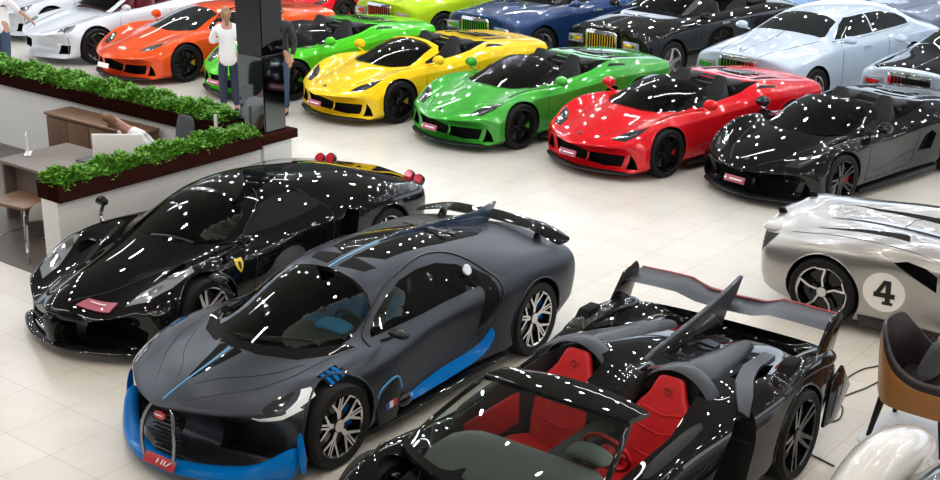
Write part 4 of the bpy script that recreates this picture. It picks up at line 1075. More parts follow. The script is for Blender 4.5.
def build_luxury(name, loc, rot, PAINT, label, roof=True, HOOD=None, group=None, scale=1., WSM=None):
    root = empty(name, loc, rot, label, 'car', group)
    can = cage(with_canopy(R_BASE, R_CAN), [PAINT, DARK], 3, {1: 1, 2: .3, 5: .3}, (-4.42, .86, .974, 1.507)); cv = bvh_of(can)
    if roof: b = can; bv = cv
    else: b = cage(R_BASE, [PAINT, DARK], 3, {1: 1, 2: .3, 5: .3}, (-4.42, .86, .974, 1.12)); bv = bvh_of(b)
    b = boolean(b, join(arch_cut((0, -3.112), (.43, .43), .39)+[prism_me([(-.33, .46), (.33, .46), (.33, .90), (-.33, .90)], 'x', .72, 1.2, DARK)]))
    if not roof:
        b = boolean(b, cavity_box([(-.62, .64), (-1.3, .74), (-2.9, .72), (-3.0, .5)], .35, 1.6))
    link('body', finish(b, 32), root)
    ws = [(-.50, 0), (-.52, .35), (-.58, .60), (-.66, .65), (-1.14, .55), (-1.19, .35), (-1.21, 0)]
    ws = ws+[(x, -y) for x, y in ws[1:-1][::-1]]
    patch('windshield', cv, ws, 'z', 1, TINT if roof else SMOKE, root, .004, .009, .05)
    if roof:
        patch('side_window', cv, [(-.80, 1.11), (-1.12, 1.30), (-1.35, 1.38), (-1.9, 1.40), (-1.9, 1.11)], 'y', 1, TINT, root, .004, .009, .05, True)
        patch('side_window', cv, [(-1.95, 1.11), (-1.95, 1.40), (-2.4, 1.39), (-2.9, 1.30), (-3.2, 1.19), (-3.15, 1.12)], 'y', 1, TINT, root, .004, .009, .05, True)
        patch('rear_screen', cv, [(-3.2, 0), (-3.2, .5), (-3.62, .52), (-3.68, 0)], 'z', 1, TINT, root, .004, .009, .05, True)
        seam('window_trim', cv, [(-.7, 1.085), (-2.0, 1.085), (-3.2, 1.10)], 'y', 1, CHROME, root, .009, True)
    else:
        patch('windscreen_header', cv, [(-1.21, 0), (-1.19, .35), (-1.14, .55), (-1.18, .61), (-1.25, .57), (-1.27, .35), (-1.29, 0)], 'z', 1, CHROME, root, .004, .02, .05, True)
        patch('windscreen_pillar', cv, [(-.62, .645), (-1.14, .55), (-1.22, .59), (-1.18, .65), (-.72, .71), (-.60, .68)], 'z', 1, CHROME, root, .004, .02, .05, True)
        for x in (-1.75, -2.65):
            for s in (1, -1): seat('seat', root, (x, s*.38, .5), BLKLEATHER, hgt=.72, w=.52)
        steering(root, (-1.02, .38, .98), BLKLEATHER)
        box('dashboard', (-.76, 0, .95), (.3, 1.2, .16), BLKLEATHER, root, .05)
        box('folded_hood', (-3.1, 0, 1.13), (.5, 1.3, .08), BLKLEATHER, root, .03)
    if HOOD:
        patch('bonnet', bv, [(.74, .0), (.74, .60), (.62, .72), (-.48, .72), (-.54, .6), (-.50, 0)], 'z', 1, HOOD, root, .003, .006, .05)
        patch('bonnet', bv, [(.74, .0), (.74, -.60), (.62, -.72), (-.48, -.72), (-.54, -.6), (-.50, 0)], 'z', 1, HOOD, root, .003, .006, .05)
    # upright grille with vanes
    g = prism('grille_surround', [(-.36, .44), (.36, .44), (.36, .90), (.30, .95), (-.30, .95), (-.36, .90)], 'x', .80, .845, CHROME, root, .01)
    prism('grille_opening', [(-.31, .48), (.31, .48), (.31, .88), (-.31, .88)], 'x', .84, .852, DARK, g)
    for k in range(11):
        y = -.29+k*.058; prism('grille_vane', [(y-.008, .48), (y+.008, .48), (y+.008, .88), (y-.008, .88)], 'x', .845, .866, CHROME, g)
    lathe('bonnet_figure', [(.001, .10), (.014, .08), (.02, .04), (.012, .015), (.03, 0), (.001, 0)], CHROME, root, 14, 'z', loc=(.76, 0, .985))
    prism('front_bumper', [(-.80, .2), (.80, .2), (.84, .40), (.70, .43), (-.70, .43), (-.84, .40)], 'x', .72, .85, PAINT, root, .03)
    prism('lower_grille', [(-.6, .24), (.6, .24), (.56, .34), (-.56, .34)], 'x', .84, .862, DARK, root)
    for s in (1, -1):
        g2 = prism('headlamp', [(s*.46, .66), (s*.80, .66), (s*.78, .80), (s*.46, .82)], 'x', .735, .80, LENS, root, .015)
        prism('lamp_insert', [(s*.50, .69), (s*.74, .69), (s*.74, .78), (s*.50, .78)], 'x', .795, .806, CHROME, g2, .004)
        tube('mirror_arm', [(-.78, s*.88, 1.08), (-.80, s*1.0, 1.1)], .018, PAINT, root)
        loft('mirror_housing', [[(-.86, s*(1.05+a), 1.13-h), (-.74, s*(1.05+a), 1.13-h*.6), (-.72, s*(1.05+a), 1.14), (-.77, s*(1.05+a), 1.13+h), (-.86, s*(1.05+a), 1.13+h)] for a, h in ((-.11, .04), (-.05, .08), (.05, .08), (.11, .04))], PAINT, root, 2)
        box('door_handle', (-1.55, s*.965, .93), (.22, .03, .03), CHROME, root, .008)
        box('side_sill', (-1.55, s*.91, .21), (2.1, .08, .07), CHROME, root, .01)
        box('tail_lamp', (-4.38, s*.70, .80), (.06, .12, .2), REDLAMP, root, .01)
    seam('door_seam', bv, [(-.78, .26), (-.78, .8), (-.84, 1.03)], 'y', 1, TRIM, root, .004, True)
    seam('door_seam', bv, [(-.78, .26), (-2.0, .26), (-2.25, .5), (-2.28, 1.04)], 'y', 1, TRIM, root, .004, True)
    seam('bonnet_seam', bv, [(.78, .37), (.4, .45), (-.1, .54), (-.52, .66)], 'z', 1, TRIM, root, .005, True)
    seam('bonnet_seam', bv, [(.76, 0), (.2, 0), (-.47, 0)], 'z', 1, CHROME, root, .006)
    for x in (0, -3.112):
        for s in (1, -1): wheel(root, (x, s*.83, .385), s, .385, .275, .27, 'five', SILRIM, SILRIM, DISC, TYRE, DISC)
    return root

# ---------------------------------------------------------------- rear-engined sports car
P_BASE = [
 [.92, .5, [(.7, .15), (.85, .2), (.9, .35), (.88, .5), (.75, .56), (.5, .55), (.35, .55), (.2, .56)], .56],
 [.65, .4, [(.8, .15), (.9, .22), (.93, .42), (.9, .62), (.78, .74), (.58, .68), (.4, .65), (.2, .66)], .66],
 [.2, .3, [(.8, .15), (.9, .22), (.94, .5), (.92, .72), (.78, .84), (.6, .77), (.42, .75), (.2, .77)], .78],
 [-.2, .3, [(.8, .15), (.9, .22), (.92, .5), (.9, .76), (.78, .86), (.62, .84), (.45, .84), (.2, .86)], .87],
 [-.6, .3, [(.8, .15), (.88, .22), (.9, .5), (.88, .78), (.8, .88), (.68, .90), (.5, .90), (.3, .90)], .90],
 [-1.1, .1, [(.8, .15), (.88, .22), (.9, .5), (.89, .8), (.82, .9), (.7, .92), (.5, .92), (.3, .92)], .92],
 [-1.6, 0, [(.8, .15), (.90, .22), (.91, .5), (.90, .82), (.84, .92), (.7, .95), (.5, .95), (.3, .95)], .95],
 [-2.1, 0, [(.8, .15), (.93, .25), (.96, .5), (.95, .8), (.87, .93), (.7, .99), (.5, 1.02), (.3, 1.03)], 1.03],
 [-2.6, 0, [(.8, .18), (.93, .28), (.97, .52), (.95, .78), (.86, .9), (.68, .94), (.5, .96), (.3, .97)], .97],
 [-3.1, -.05, [(.75, .22), (.88, .32), (.92, .52), (.88, .72), (.8, .82), (.62, .86), (.45, .88), (.25, .89)], .89],
 [-3.5, -.2, [(.6, .3), (.72, .38), (.78, .52), (.76, .64), (.68, .7), (.5, .72), (.35, .73), (.2, .74)], .74]]
P_CAN = {3: ((.62, .84), (.45, .87), (.2, .90), .91), 4: ((.68, .92), (.56, 1.05), (.3, 1.12), 1.13), 5: ((.7, .95), (.56, 1.22), (.3, 1.28), 1.3), 6: ((.7, .98), (.55, 1.24), (.3, 1.29), 1.3), 7: ((.7, 1.0), (.52, 1.15), (.3, 1.2), 1.21)}
def build_rear_engined(name, loc, rot, PAINT, label, roof, SEAT=None, group=None):
    root = empty(name, loc, rot, label, 'car', group)
    can = cage(with_canopy(P_BASE, P_CAN), [PAINT, DARK], 3, {1: .8}, (-3.56, .95, .94, 1.29)); cv = bvh_of(can)
    if roof: b = can; bv = cv
    else: b = cage(P_BASE, [PAINT, DARK], 3, {1: .8}, (-3.56, .95, .94, 1.0)); bv = bvh_of(b)
    cut = arch_cut((0, -2.45), (.375, .385), .345)+both_x([(.16, .20), (.40, .20), (.40, .28), (.16, .28)], .7, 1.4)+both_x([(.48, .22), (.76, .24), (.78, .40), (.52, .38)], .3, 1.4)
    b = boolean(b, join(cut))
    if not roof: b = boolean(b, cavity_box([(-.5, .6), (-1.1, .7), (-1.9, .64), (-2.0, .5)], .32, 1.5))
    link('body', finish(b, 32), root)
    ws = [(-.32, 0), (-.35, .3), (-.45, .52), (-.52, .58), (-1.0, .50), (-1.04, .3), (-1.05, 0)]
    ws = ws+[(x, -y) for x, y in ws[1:-1][::-1]]
    patch('windshield', cv, ws, 'z', 1, TINT if roof else SMOKE, root, .004, .009, .05)
    if roof:
        patch('side_window', cv, [(-.72, .95), (-.95, 1.1), (-1.2, 1.18), (-1.7, 1.2), (-2.1, 1.1), (-2.2, 1.0), (-1.5, .97)], 'y', 1, TINT, root, .004, .009, .05, True)
    else:
        patch('windscreen_frame', cv, [(-.44, .58), (-1.0, .50), (-1.04, .3), (-1.05, 0), (-1.11, 0), (-1.10, .34), (-1.07, .54), (-.5, .64)], 'z', 1, PAINT, root, .004, .02, .06, True)
        for s in (1, -1):
            seat('seat', root, (-1.4, s*.36, .4), SEAT, hgt=.72, w=.48)
            seat('seat', root, (-1.85, s*.33, .55), SEAT, hgt=.45, w=.4)
        box('dashboard', (-.7, 0, .84), (.3, 1.1, .12), SEAT, root, .04)
        steering(root, (-.88, .36, .84), BLKLEATHER)
        box('folded_hood', (-2.15, 0, 1.02), (.4, 1.0, .07), BLKLEATHER, root, .03)
    for s in (1, -1):
        hl = patch('headlamp_lens', bv, [(.50+.21*math.cos(t), .66+.12*math.sin(t)) for t in [2*math.pi*k/18 for k in range(18)]], 'z', 1, LENS, root, .006, .006, .04) if s > 0 else patch('headlamp_lens', bv, [(.50+.21*math.cos(t), -.66+.12*math.sin(t)) for t in [2*math.pi*k/18 for k in range(18)]], 'z', 1, LENS, root, .006, .006, .04)
        tube('mirror_arm', [(-.62, s*.80, .92), (-.62, s*.92, .97)], .014, PAINT, root)
        loft('mirror_housing', [[(-.68, s*(.98+a), .99-h), (-.58, s*(.98+a), .99-h*.6), (-.56, s*(.98+a), 1.0), (-.60, s*(.98+a), .99+h), (-.68, s*(.98+a), .99+h)] for a, h in ((-.1, .03), (-.05, .07), (.05, .07), (.1, .03))], PAINT, root, 2)
    for s in (1, -1):
        patch('lamp_insert', bv, [(.42, s*.60), (.56, s*.60), (.56, s*.72), (.42, s*.72)], 'z', 1, CHROME, root, .013, .004, .04)
    seam('bonnet_seam', bv, [(.80, .25), (.5, .44), (.1, .50), (-.3, .54)], 'z', 1, TRIM, root, .004, True)
    seam('door_seam', bv, [(-.52, .22), (-.52, .6), (-.6, .86)], 'y', 1, TRIM, root, .004, True)
    seam('door_seam', bv, [(-.52, .24), (-1.5, .24), (-1.7, .5), (-1.7, .9)], 'y', 1, TRIM, root, .004, True)
    box('fog_lamp_strip', (.60, .62, .42), (.03, .2, .02), CHROME, root)
    for x, r in ((0, .335), (-2.45, .345)):
        for s in (1, -1): wheel(root, (x, s*.81, r), s, r, r-.08, .25, 'multi', BLKRIM, SILRIM, REDLAMP, TYRE, DISC)
    return root
# ================================================================ the sales corner behind the planters
o = box('floor', ((7.61+10.55)/2, (11.4+19.5)/2, .004), (10.55-7.61, 19.5-11.4, .01), WOODFLOOR); tag(o, kind='structure')
o = box('wall_front', (9.02, 11.60, .46), (2.84, .28, .92), WHITEWALL); tag(o, kind='structure')
o = box('wall_back', (10.66, 15.3, .46), (.30, 6.5, .92), WHITEWALL); tag(o, kind='structure')
o = box('wall_pier', (10.80, 11.80, .46), (.46, .52, .92), WHITEWALL); tag(o, kind='structure'); o.name = 'wall_right'
# planters
def leaf_mesh(n, x0, x1, y0, y1, z0, z1, seed):
    rd = random.Random(seed); V, F = [], []
    for i in range(n):
        x = rd.uniform(x0, x1); y = rd.uniform(y0, y1)
        # mounded section, uneven height
        cx = (x-(x0+x1)/2)/((x1-x0)/2); cy = (y-(y0+y1)/2)/((y1-y0)/2)
        ed = min(1, max(abs(cx) if (x1-x0) < (y1-y0) else abs(cy), 0))
        top = z1-(z1-z0)*.55*ed**3+.035*math.sin(x*9+y*7)+.02*math.sin(x*23-y*17)
        z = rd.uniform(z0, top) if rd.random() < .35 else top-rd.random()*.04
        L = rd.uniform(.045, .08); W = L*.5
        a = rd.uniform(0, 2*math.pi); t = rd.uniform(-.3, 1.1); r = rd.uniform(-.5, .5)
        M_ = Matrix.Translation((x, y, z)) @ Matrix.Rotation(a, 4, 'Z')@Matrix.Rotation(-t, 4, 'Y')@Matrix.Rotation(r, 4, 'X')
        b = len(V)
        for p in ((0, 0, 0), (L*.45, W*.5, .004), (L, 0, -.006), (L*.45, -W*.5, .004), (L*.5, 0, -.006)): V.append(M_@Vector(p))
        F += [(b, b+1, b+4), (b+1, b+2, b+4), (b+2, b+3, b+4), (b+3, b, b+4)]
    return V, F
def leafmat():
    m, nt, b = nodes('hedge_leaf'); N = nt.nodes; L = nt.links
    n = N.new('ShaderNodeTexNoise'); n.inputs['Scale'].default_value = 30; tc = N.new('ShaderNodeTexCoord'); L.new(tc.outputs['Object'], n.inputs['Vector'])
    r = N.new('ShaderNodeValToRGB'); r.color_ramp.elements[0].color = (.03, .14, .012, 1); r.color_ramp.elements[1].color = (.24, .55, .05, 1); r.color_ramp.elements[0].position = .35; r.color_ramp.elements[1].position = .65
    L.new(n.outputs['Fac'], r.inputs[0]); L.new(r.outputs[0], b.inputs['Base Color']); b.inputs['Roughness'].default_value = .45
    return m
LEAF = leafmat(); SOIL = mat('dark_moss', (.02, .05, .01), .9)
def planter(x0, x1, y0, y1, z0, z1, n, seed, label, up=.12):
    root = empty('planter', ((x0+x1)/2, (y0+y1)/2, z0), 0, label, 'planter')
    cx, cy = (x0+x1)/2, (y0+y1)/2; t = .03; h = z1-z0; sx, sy = x1-x0, y1-y0
    d = [box_data(0, -sy/2+t/2, h/2, sx, t, h), box_data(0, sy/2-t/2, h/2, sx, t, h), box_data(-sx/2+t/2, 0, h/2, t, sy-2*t, h), box_data(sx/2-t/2, 0, h/2, t, sy-2*t, h), box_data(0, 0, .01, sx-2*t, sy-2*t, .02)]
    multi('trough', d, DARKWOOD, root, 20)
    box('soil', (0, 0, h/2), (sx-2*t, sy-2*t, h-.04), SOIL, root)
    V, F = leaf_mesh(n, -sx/2+.02, sx/2-.02, -sy/2+.02, sy/2-.02, h-.01, h+up, seed)
    tag(obj('foliage', V, F, LEAF, root, 180), kind='stuff')
    return root
planter(7.60, 10.42, 11.40, 11.80, .925, 1.10, 15000, 1, 'dark wood planter with green hedge on the front partition beside the black coupe', .075)
planter(10.45, 10.87, 12.16, 18.5, .925, 1.10, 26000, 2, 'long dark wood planter with green hedge on the rear partition behind the desk')
tag(box('pillar_plinth', (10.82, 11.80, .975), (.58, .60, .11), DARKWOOD, None, .006), 'dark wood cap on the white pier under the mirrored pillar', 'plinth')
MIR = mat('black_mirror_glass', (.055, .06, .065), .02, 1)
FRAME = mat('black_frame', (.01, .01, .01), .3)
pl = empty('pillar', (10.82, 11.80, 1.03), 0, 'tall square pillar clad in black mirror glass', 'pillar')
box('core', (0, 0, 2.8), (.33, .42, 5.6), FRAME, pl)
for k in range(3):
    z0 = .02 if k == 0 else .95+(k-1)*2.3; z1 = .93 if k == 0 else z0+2.28
    mm = MIR if k else mat('floor_reflection_glass', (.15, .17, .175), .04, 1)  # bottom panels lighter: the grey floor's reflection put into their colour
    for s in (1, -1):
        box('glass_panel', (s*.17, 0, (z0+z1)/2), (.012, .42, z1-z0), mm, pl)
        box('glass_panel', (0, s*.215, (z0+z1)/2), (.32, .012, z1-z0), mm, pl)
# desk
DESKW = plank_mat('grey_brown_laminate', (.20, .15, .13), (.17, .13, .11), (.10, .075, .065), .5, 3, .4)
BROWNW = plank_mat('brown_wood', (.17, .085, .04), (.13, .06, .03), (.07, .035, .018), .3, 2, .45, (0, R(90), 0))
TOPW = plank_mat('table_wood', (.20, .10, .05), (.17, .085, .04), (.10, .05, .025), .5, 2, .4)
dk_ = empty('desk', (9.0, 13.1, 0), 0, 'grey brown office desk inside the planter corner', 'desk')
box('desk_top', (0, 0, .735), (1.0, 1.75, .04), DESKW, dk_, .004)
box('side_panel', (0, .84, .36), (.9, .04, .71), DESKW, dk_); box('side_panel', (0, -.84, .36), (.9, .04, .71), DESKW, dk_)
box('modesty_panel', (-.30, 0, .45), (.03, 1.6, .5), DESKW, dk_)
cb = empty('sideboard', (10.24, 14.28, 0), 0, 'low brown wood sideboard along the rear partition', 'cabinet')
box('carcass', (.01, 0, .42), (.38, 1.85, .80), BROWNW, cb)
box('cabinet_top', (0, 0, .84), (.42, 1.9, .035), TOPW, cb, .004)
for k in range(4): box('door', (-.19, -.69+.46*k, .42), (.018, .445, .76), BROWNW, cb, .003)
lt = empty('side_table', (8.28, 13.19, 0), R(8), 'small brown topped side table with steel frame left of the desk', 'table')
box('table_top', (0, 0, .44), (.46, .62, .035), TOPW, lt, .004)
for s in (1, -1):
    tube('leg_frame', [(-.2, s*.26, .42), (-.2, s*.26, .012), (.2, s*.26, .012), (.2, s*.26, .42)], .012, METAL, lt)
# sign, keyboard, monitor on the desk
sg = empty('desk_sign', (8.86, 13.86, .755), R(-40), 'small white acrylic sign standing on the far end of the desk', 'sign')
box('sign_base', (0, 0, .008), (.08, .20, .016), WHITEPL, sg, .003)
box('sign_panel', (0, 0, .14), (.008, .17, .25), WHITEPL, sg)
prism('sign_mark', [(-.05, .06), (-.03, .06), (0, .16), (.03, .06), (.05, .06), (.05, .22), (.03, .22), (.03, .13), (.0, .2), (-.03, .13), (-.03, .22), (-.05, .22)], 'x', -.0055, -.0045, REDPL, sg)
tag(box('laptop', (9.18, 13.0, .765), (.26, .36, .02), mat('dark_grey_laptop', (.05, .05, .055), .4), None, .004), 'dark closed laptop lying on the desk beside the monitor', 'laptop')
mo = empty('monitor', (9.22, 12.56, .755), R(38), 'white computer monitor seen from behind on the desk', 'monitor')
WPL = mat('white_plastic', (.78, .78, .76), .35)
box('screen_shell', (-.0, 0, .22), (.035, .60, .36), WPL, mo, .012)
box('screen_panel', (.019, 0, .22), (.004, .52, .30), DARK, mo)
tube('stand', [(-.02, 0, .15), (-.05, 0, .06), (-.02, 0, .01)], .02, WPL, mo); box('stand_foot', (-.01, 0, .006), (.16, .22, .012), WPL, mo, .004)
# office chair
GREYF = mat('grey_mesh_fabric', (.05, .053, .058), .7)
def office_chair(loc, rz, label):
    r = empty('office_chair', loc, rz, label, 'chair')
    loft('seat', [[(-.22, -.2, .44), (-.22, .2, .44), (-.22, .22, .5), (-.22, 0, .49), (-.22, -.22, .5)], [(0, -.24, .43), (0, .24, .43), (0, .25, .52), (0, 0, .5), (0, -.25, .52)], [(.24, -.22, .44), (.24, .22, .44), (.25, .22, .5), (.25, 0, .49), (.25, -.22, .5)]], GREYF, r, 2)
    loft('backrest', [[(-.24, -.19, .55), (-.24, .19, .55), (-.28, .2, .55), (-.28, -.2, .55)], [(-.25, -.24, .8), (-.25, .24, .8), (-.30, .24, .8), (-.30, -.24, .8)], [(-.30, -.22, 1.08), (-.30, .22, 1.08), (-.35, .22, 1.08), (-.35, -.22, 1.08)], [(-.32, -.18, 1.16), (-.32, .18, 1.16), (-.35, .18, 1.16), (-.35, -.18, 1.16)]], GREYF, r, 2)
    lathe('gas_column', [(.001, .08), (.03, .08), (.03, .44), (.001, .44)], METAL, r, 16, 'z')
    for k in range(5):
        a = 2*math.pi*k/5; tube('leg', [(0, 0, .09), (.28*math.cos(a), .28*math.sin(a), .06)], [.025, .016], BLACKPL, r)
        lathe('castor', [(.001, -.02), (.03, -.02), (.03, .02), (.001, .02)], BLACKPL, r, 14, 'y', loc=(.28*math.cos(a), .28*math.sin(a), .03))
    for s in (1, -1): tube('armrest', [(-.1, s*.25, .48), (-.12, s*.29, .66), (.12, s*.29, .67)], .016, BLACKPL, r)
    return r
office_chair((10.02, 12.72, 0), R(172), 'dark grey office chair behind the desk, its back against the rear planter')
office_chair((8.25, 14.25, 0), R(-40), 'grey office chair at the far left end of the desk')
vc = empty('visitor_chair', (8.08, 12.42, 0), R(60), 'grey visitor chair with curved steel legs by the end of the front partition', 'chair')
GR2 = mat('light_grey_shell', (.42, .41, .39), .4)
loft('seat_shell', [[(.2, -.2, .43), (.2, .2, .43), (.2, .2, .45), (.2, -.2, .45)], [(-.1, -.21, .42), (-.1, .21, .42), (-.1, .21, .44), (-.1, -.21, .44)], [(-.2, -.21, .5), (-.2, .21, .5), (-.18, .21, .51), (-.18, -.21, .51)], [(-.26, -.19, .72), (-.26, .19, .72), (-.24, .19, .72), (-.24, -.19, .72)]], GR2, vc, 2)
for s in (1, -1): tube('leg_frame', smooth_path([(.2, s*.22, .43), (.24, s*.23, .2), (.2, s*.23, .015), (-.2, s*.23, .015), (-.24, s*.23, .2), (-.16, s*.22, .43)], 4), .012, METAL, vc)
# little white post at the planter
tag(box('marker_post', (10.36, 12.14, .62), (.03, .03, 1.24), WPL), 'slim white post where the two planters meet', 'post')

# ================================================================ people
SKIN = mat('skin', (.50, .27, .19), .5)
def skin(name, pts, edges, m, parent, lv=2):
    me = bpy.data.meshes.new(name); me.from_pydata([p[:3] for p in pts], edges, [])
    o = bpy.data.objects.new('t', me); COL.objects.link(o)
    md = o.modifiers.new('s', 'SKIN'); md.use_smooth_shade = True
    for i, p in enumerate(pts):
        r = p[3]; r = r if isinstance(r, tuple) else (r, r)
        me.skin_vertices[0].data[i].radius = r; me.skin_vertices[0].data[i].use_root = (i == 0)
    s = o.modifiers.new('u', 'SUBSURF'); s.levels = lv; s.render_levels = lv
    dg = bpy.context.evaluated_depsgraph_get(); dg.update()
    r = bpy.data.meshes.new_from_object(o.evaluated_get(dg)); bpy.data.objects.remove(o)
    r.materials.clear(); r.materials.append(m)
    for p in r.polygons: p.use_smooth = True
    return link(name, r, parent)

def person(loc, rz, label, shirt, trousers, hair, arms, seated=False, lean=0., ponytail=False, head_down=0., k=1., stride=.08):
    """faces +x; arms: {'l': (elbow, hand), 'r': (elbow, hand)}"""
    root = empty('person', loc, rz, label, 'person')
    if seated: hz = .60; foot = .42
    else: hz = .94*k; foot = 0
    def L(x, z): return (x+lean*(z-hz), z)
    pel = (0, 0, hz); ch = L(0, hz+.32*k); sh = L(0, hz+.48*k); nk = L(.01, hz+.56*k); hd = L(.03+head_down*.08, hz+.68*k-head_down*.03); tp = L(.02+head_down*.14, hz+.78*k-head_down*.05)
    P = [(0, 0, hz, (.15, .12)), (ch[0], 0, ch[1], (.16, .11)), (sh[0], 0, sh[1], (.12, .085)), (nk[0], 0, nk[1], .05), (hd[0], 0, hd[1], (.075, .09)), (tp[0], 0, tp[1], (.06, .07))]
    E_ = [(0, 1), (1, 2), (2, 3), (3, 4), (4, 5)]
    shp = []; body = list(P); be = list(E_)
    for s, key in ((1, 'l'), (-1, 'r')):
        e, h = arms[key]; b = len(body)
        body += [(sh[0], s*.17*k, sh[1]-.02, .055), (e[0], e[1], e[2], .038), (h[0], h[1], h[2], .025)]
        be += [(2, b), (b, b+1), (b+1, b+2)]
        d = (Vector(h)-Vector(e)).normalized(); side = d.cross(Vector((0, 0, 1))); side = side.normalized() if side.length > .1 else Vector((0, 1, 0))
        palm = Vector(h)+d*.05; b2 = len(body); body.append((*palm, (.034, .018))); be.append((b+2, b2))
        for q, (off, ln) in enumerate(((-.028, .05), (-.010, .062), (.010, .058), (.026, .046))):
            a = palm+side*off+d*.03; c = a+d*ln*.6+Vector((0, 0, -.012)); t = c+d*ln*.4+Vector((0, 0, -.018)); b3 = len(body)
            body += [(*a, .009), (*c, .008), (*t, .006)]; be += [(b2, b3), (b3, b3+1), (b3+1, b3+2)]
        a = palm-side*.034*s-d*.01; t = a-side*.02*s+d*.035; b3 = len(body); body += [(*a, .010), (*t, .008)]; be += [(b2, b3), (b3, b3+1)]
    legs = []
    for s in (1, -1):
        b = len(body)
        if seated: pts = [(.02, s*.1, hz, .085), (.42, s*.13, hz-.02, .06), (.42, s*.13, .08, .042), (.54, s*.13, .045, .035)]
        else: pts = [(0, s*.085, hz-.05, .09), (.02+s*stride*.5, s*.09, hz*.53, .06), (s*stride, s*.10, .08, .042), (s*stride+.13, s*.11, .04, .034)]
        body += pts; be += [(0, b), (b, b+1), (b+1, b+2), (b+2, b+3)]; legs.append(pts)
    skin('body', body, be, SKIN, root)
    # shirt
    S_ = [(0, 0, hz-.17, (.185, .165)), (0, 0, hz+.04, (.185, .155)), (ch[0]*.5, 0, (hz+ch[1])/2, (.175, .142)), (ch[0], 0, ch[1], (.182, .135)), (sh[0], 0, sh[1]+.0, (.14, .105)), (nk[0], 0, nk[1]-.0, .07)]
    se = [(0, 1), (1, 2), (2, 3), (3, 4), (4, 5)]
    for s, key in ((1, 'l'), (-1, 'r')):
        e, h = arms[key]; b = len(S_); w_ = Vector(e)+(Vector(h)-Vector(e))*(.85 if shirt[1] else .1)
        S_ += [(sh[0], s*.18*k, sh[1]-.03, .068), (e[0], e[1], e[2], .052), (*w_, .042)]; se += [(4, b), (b, b+1), (b+1, b+2)]
    skin('shirt', S_, se, shirt[0], root)
    T = [(0, 0, hz+.10, (.156, .128)), (0, 0, hz-.06, (.16, .13))]; te = [(0, 1)]
    for pts in legs:
        b = len(T); p = pts
        T += [(p[0][0], p[0][1], p[0][2], .095), (p[1][0], p[1][1], p[1][2], .074), (p[2][0], p[2][1], p[2][2]+.02, .056)]; te += [(1, b), (b, b+1), (b+1, b+2)]
    skin('trousers', T, te, trousers, root)
    for pts in legs:
        a, b = pts[2], pts[3]
        skin('shoe', [(a[0]-.03, a[1], .05, .045), (a[0]+.05, a[1], .045, .045), (b[0], b[1], .035, .034)], [(0, 1), (1, 2)], BLACKPL, root)
    # hair
    hx, hz_ = hd[0], hd[1]
    sec = []
    for i in range(7):
        t = i/6; z = hz_-.06+.19*t; r = .092*math.sqrt(max(.02, 1-((t-.35)/.72)**2)); cx = hx-.022+.02*t+head_down*(.05+.06*t); r *= 1+.12*head_down
        sec.append([(cx+r*1.08*math.cos(a)*(.55 if math.cos(a) > 0 and t < .62 else 1), r*.92*math.sin(a), z) for a in [2*math.pi*q/10 for q in range(10)]])
    loft('hair', sec, hair, root, 2)
    if ponytail:
        skin('hair', [(hx-.09, 0, hz_+.05, .04), (hx-.15, 0, hz_+.03, .045), (hx-.17, 0, hz_-.06, .04), (hx-.155, 0, hz_-.16, .022)], [(0, 1), (1, 2), (2, 3)], hair, root)
    # face
    fx = hx+.078
    tube('nose', [(fx-.008, 0, hz_+.015), (fx+.012, 0, hz_-.015), (fx-.004, 0, hz_-.025)], [.006, .011, .009], SKIN, root)
    for s in (1, -1):
        lathe('eye', [(.001, .006), (.008, .003), (.009, -.004), (.001, -.006)], mat('eye_dark', (.03, .02, .015), .2), root, 10, 'x', loc=(fx-.006, s*.03, hz_+.018))
        lathe('ear', [(.001, .008), (.018, .006), (.022, -.004), (.001, -.008)], SKIN, root, 12, 'y', loc=(hx, s*.074, hz_))
    box('mouth', (fx-.004, 0, hz_-.045), (.008, .04, .008), mat('lips', (.35, .1, .09), .5), root, .002)
    return root
WSH = mat('white_shirt_cotton', (.78, .77, .78), .8); JEAN = mat('dark_blue_denim', (.018, .028, .055), .8); JEAN2 = mat('blue_denim', (.035, .065, .12), .8)
NAVY = mat('navy_jacket', (.012, .014, .02), .7)
BLOND = mat('dark_blond_hair', (.28, .15, .06), .5); BRN = mat('brown_hair', (.16, .075, .03), .5); DKH = mat('dark_hair', (.03, .02, .012), .5)
person((13.98, 16.0, 0), R(55), 'woman with blond ponytail in white shirt and dark jeans, seen from behind', (WSH, True), JEAN, BLOND, {'l': ((.02, .25, 1.16), (.22, .10, 1.14)), 'r': ((.02, -.25, 1.16), (.22, -.08, 1.18))}, ponytail=True, k=.97, stride=.05)
person((13.15, 21.0, 0), R(15), 'man in white short-sleeved shirt and jeans reaching towards the white cabriolet', (WSH, False), JEAN2, DKH, {'l': ((-.02, .28, 1.14), (.10, .30, .90)), 'r': ((.16, -.28, 1.22), (.36, -.34, 1.02))}, k=1.02, stride=.06)
person((14.45, 15.3, 0), R(200), 'man in dark navy jacket and jeans half hidden behind the mirrored pillar', (NAVY, True), JEAN2, DKH, {'l': ((0, .27, 1.16), (.10, .25, .95)), 'r': ((0, -.27, 1.16), (.10, -.25, .95))}, k=1.02, stride=.05)
person((9.93, 12.78, 0), R(176), 'man in white shirt bent over the desk behind the white monitor', (WSH, True), JEAN, BRN, {'l': ((.22, .24, .86), (.42, .12, .80)), 'r': ((.22, -.24, .86), (.42, -.12, .80))}, seated=True, lean=.75, head_down=.8, k=.95)

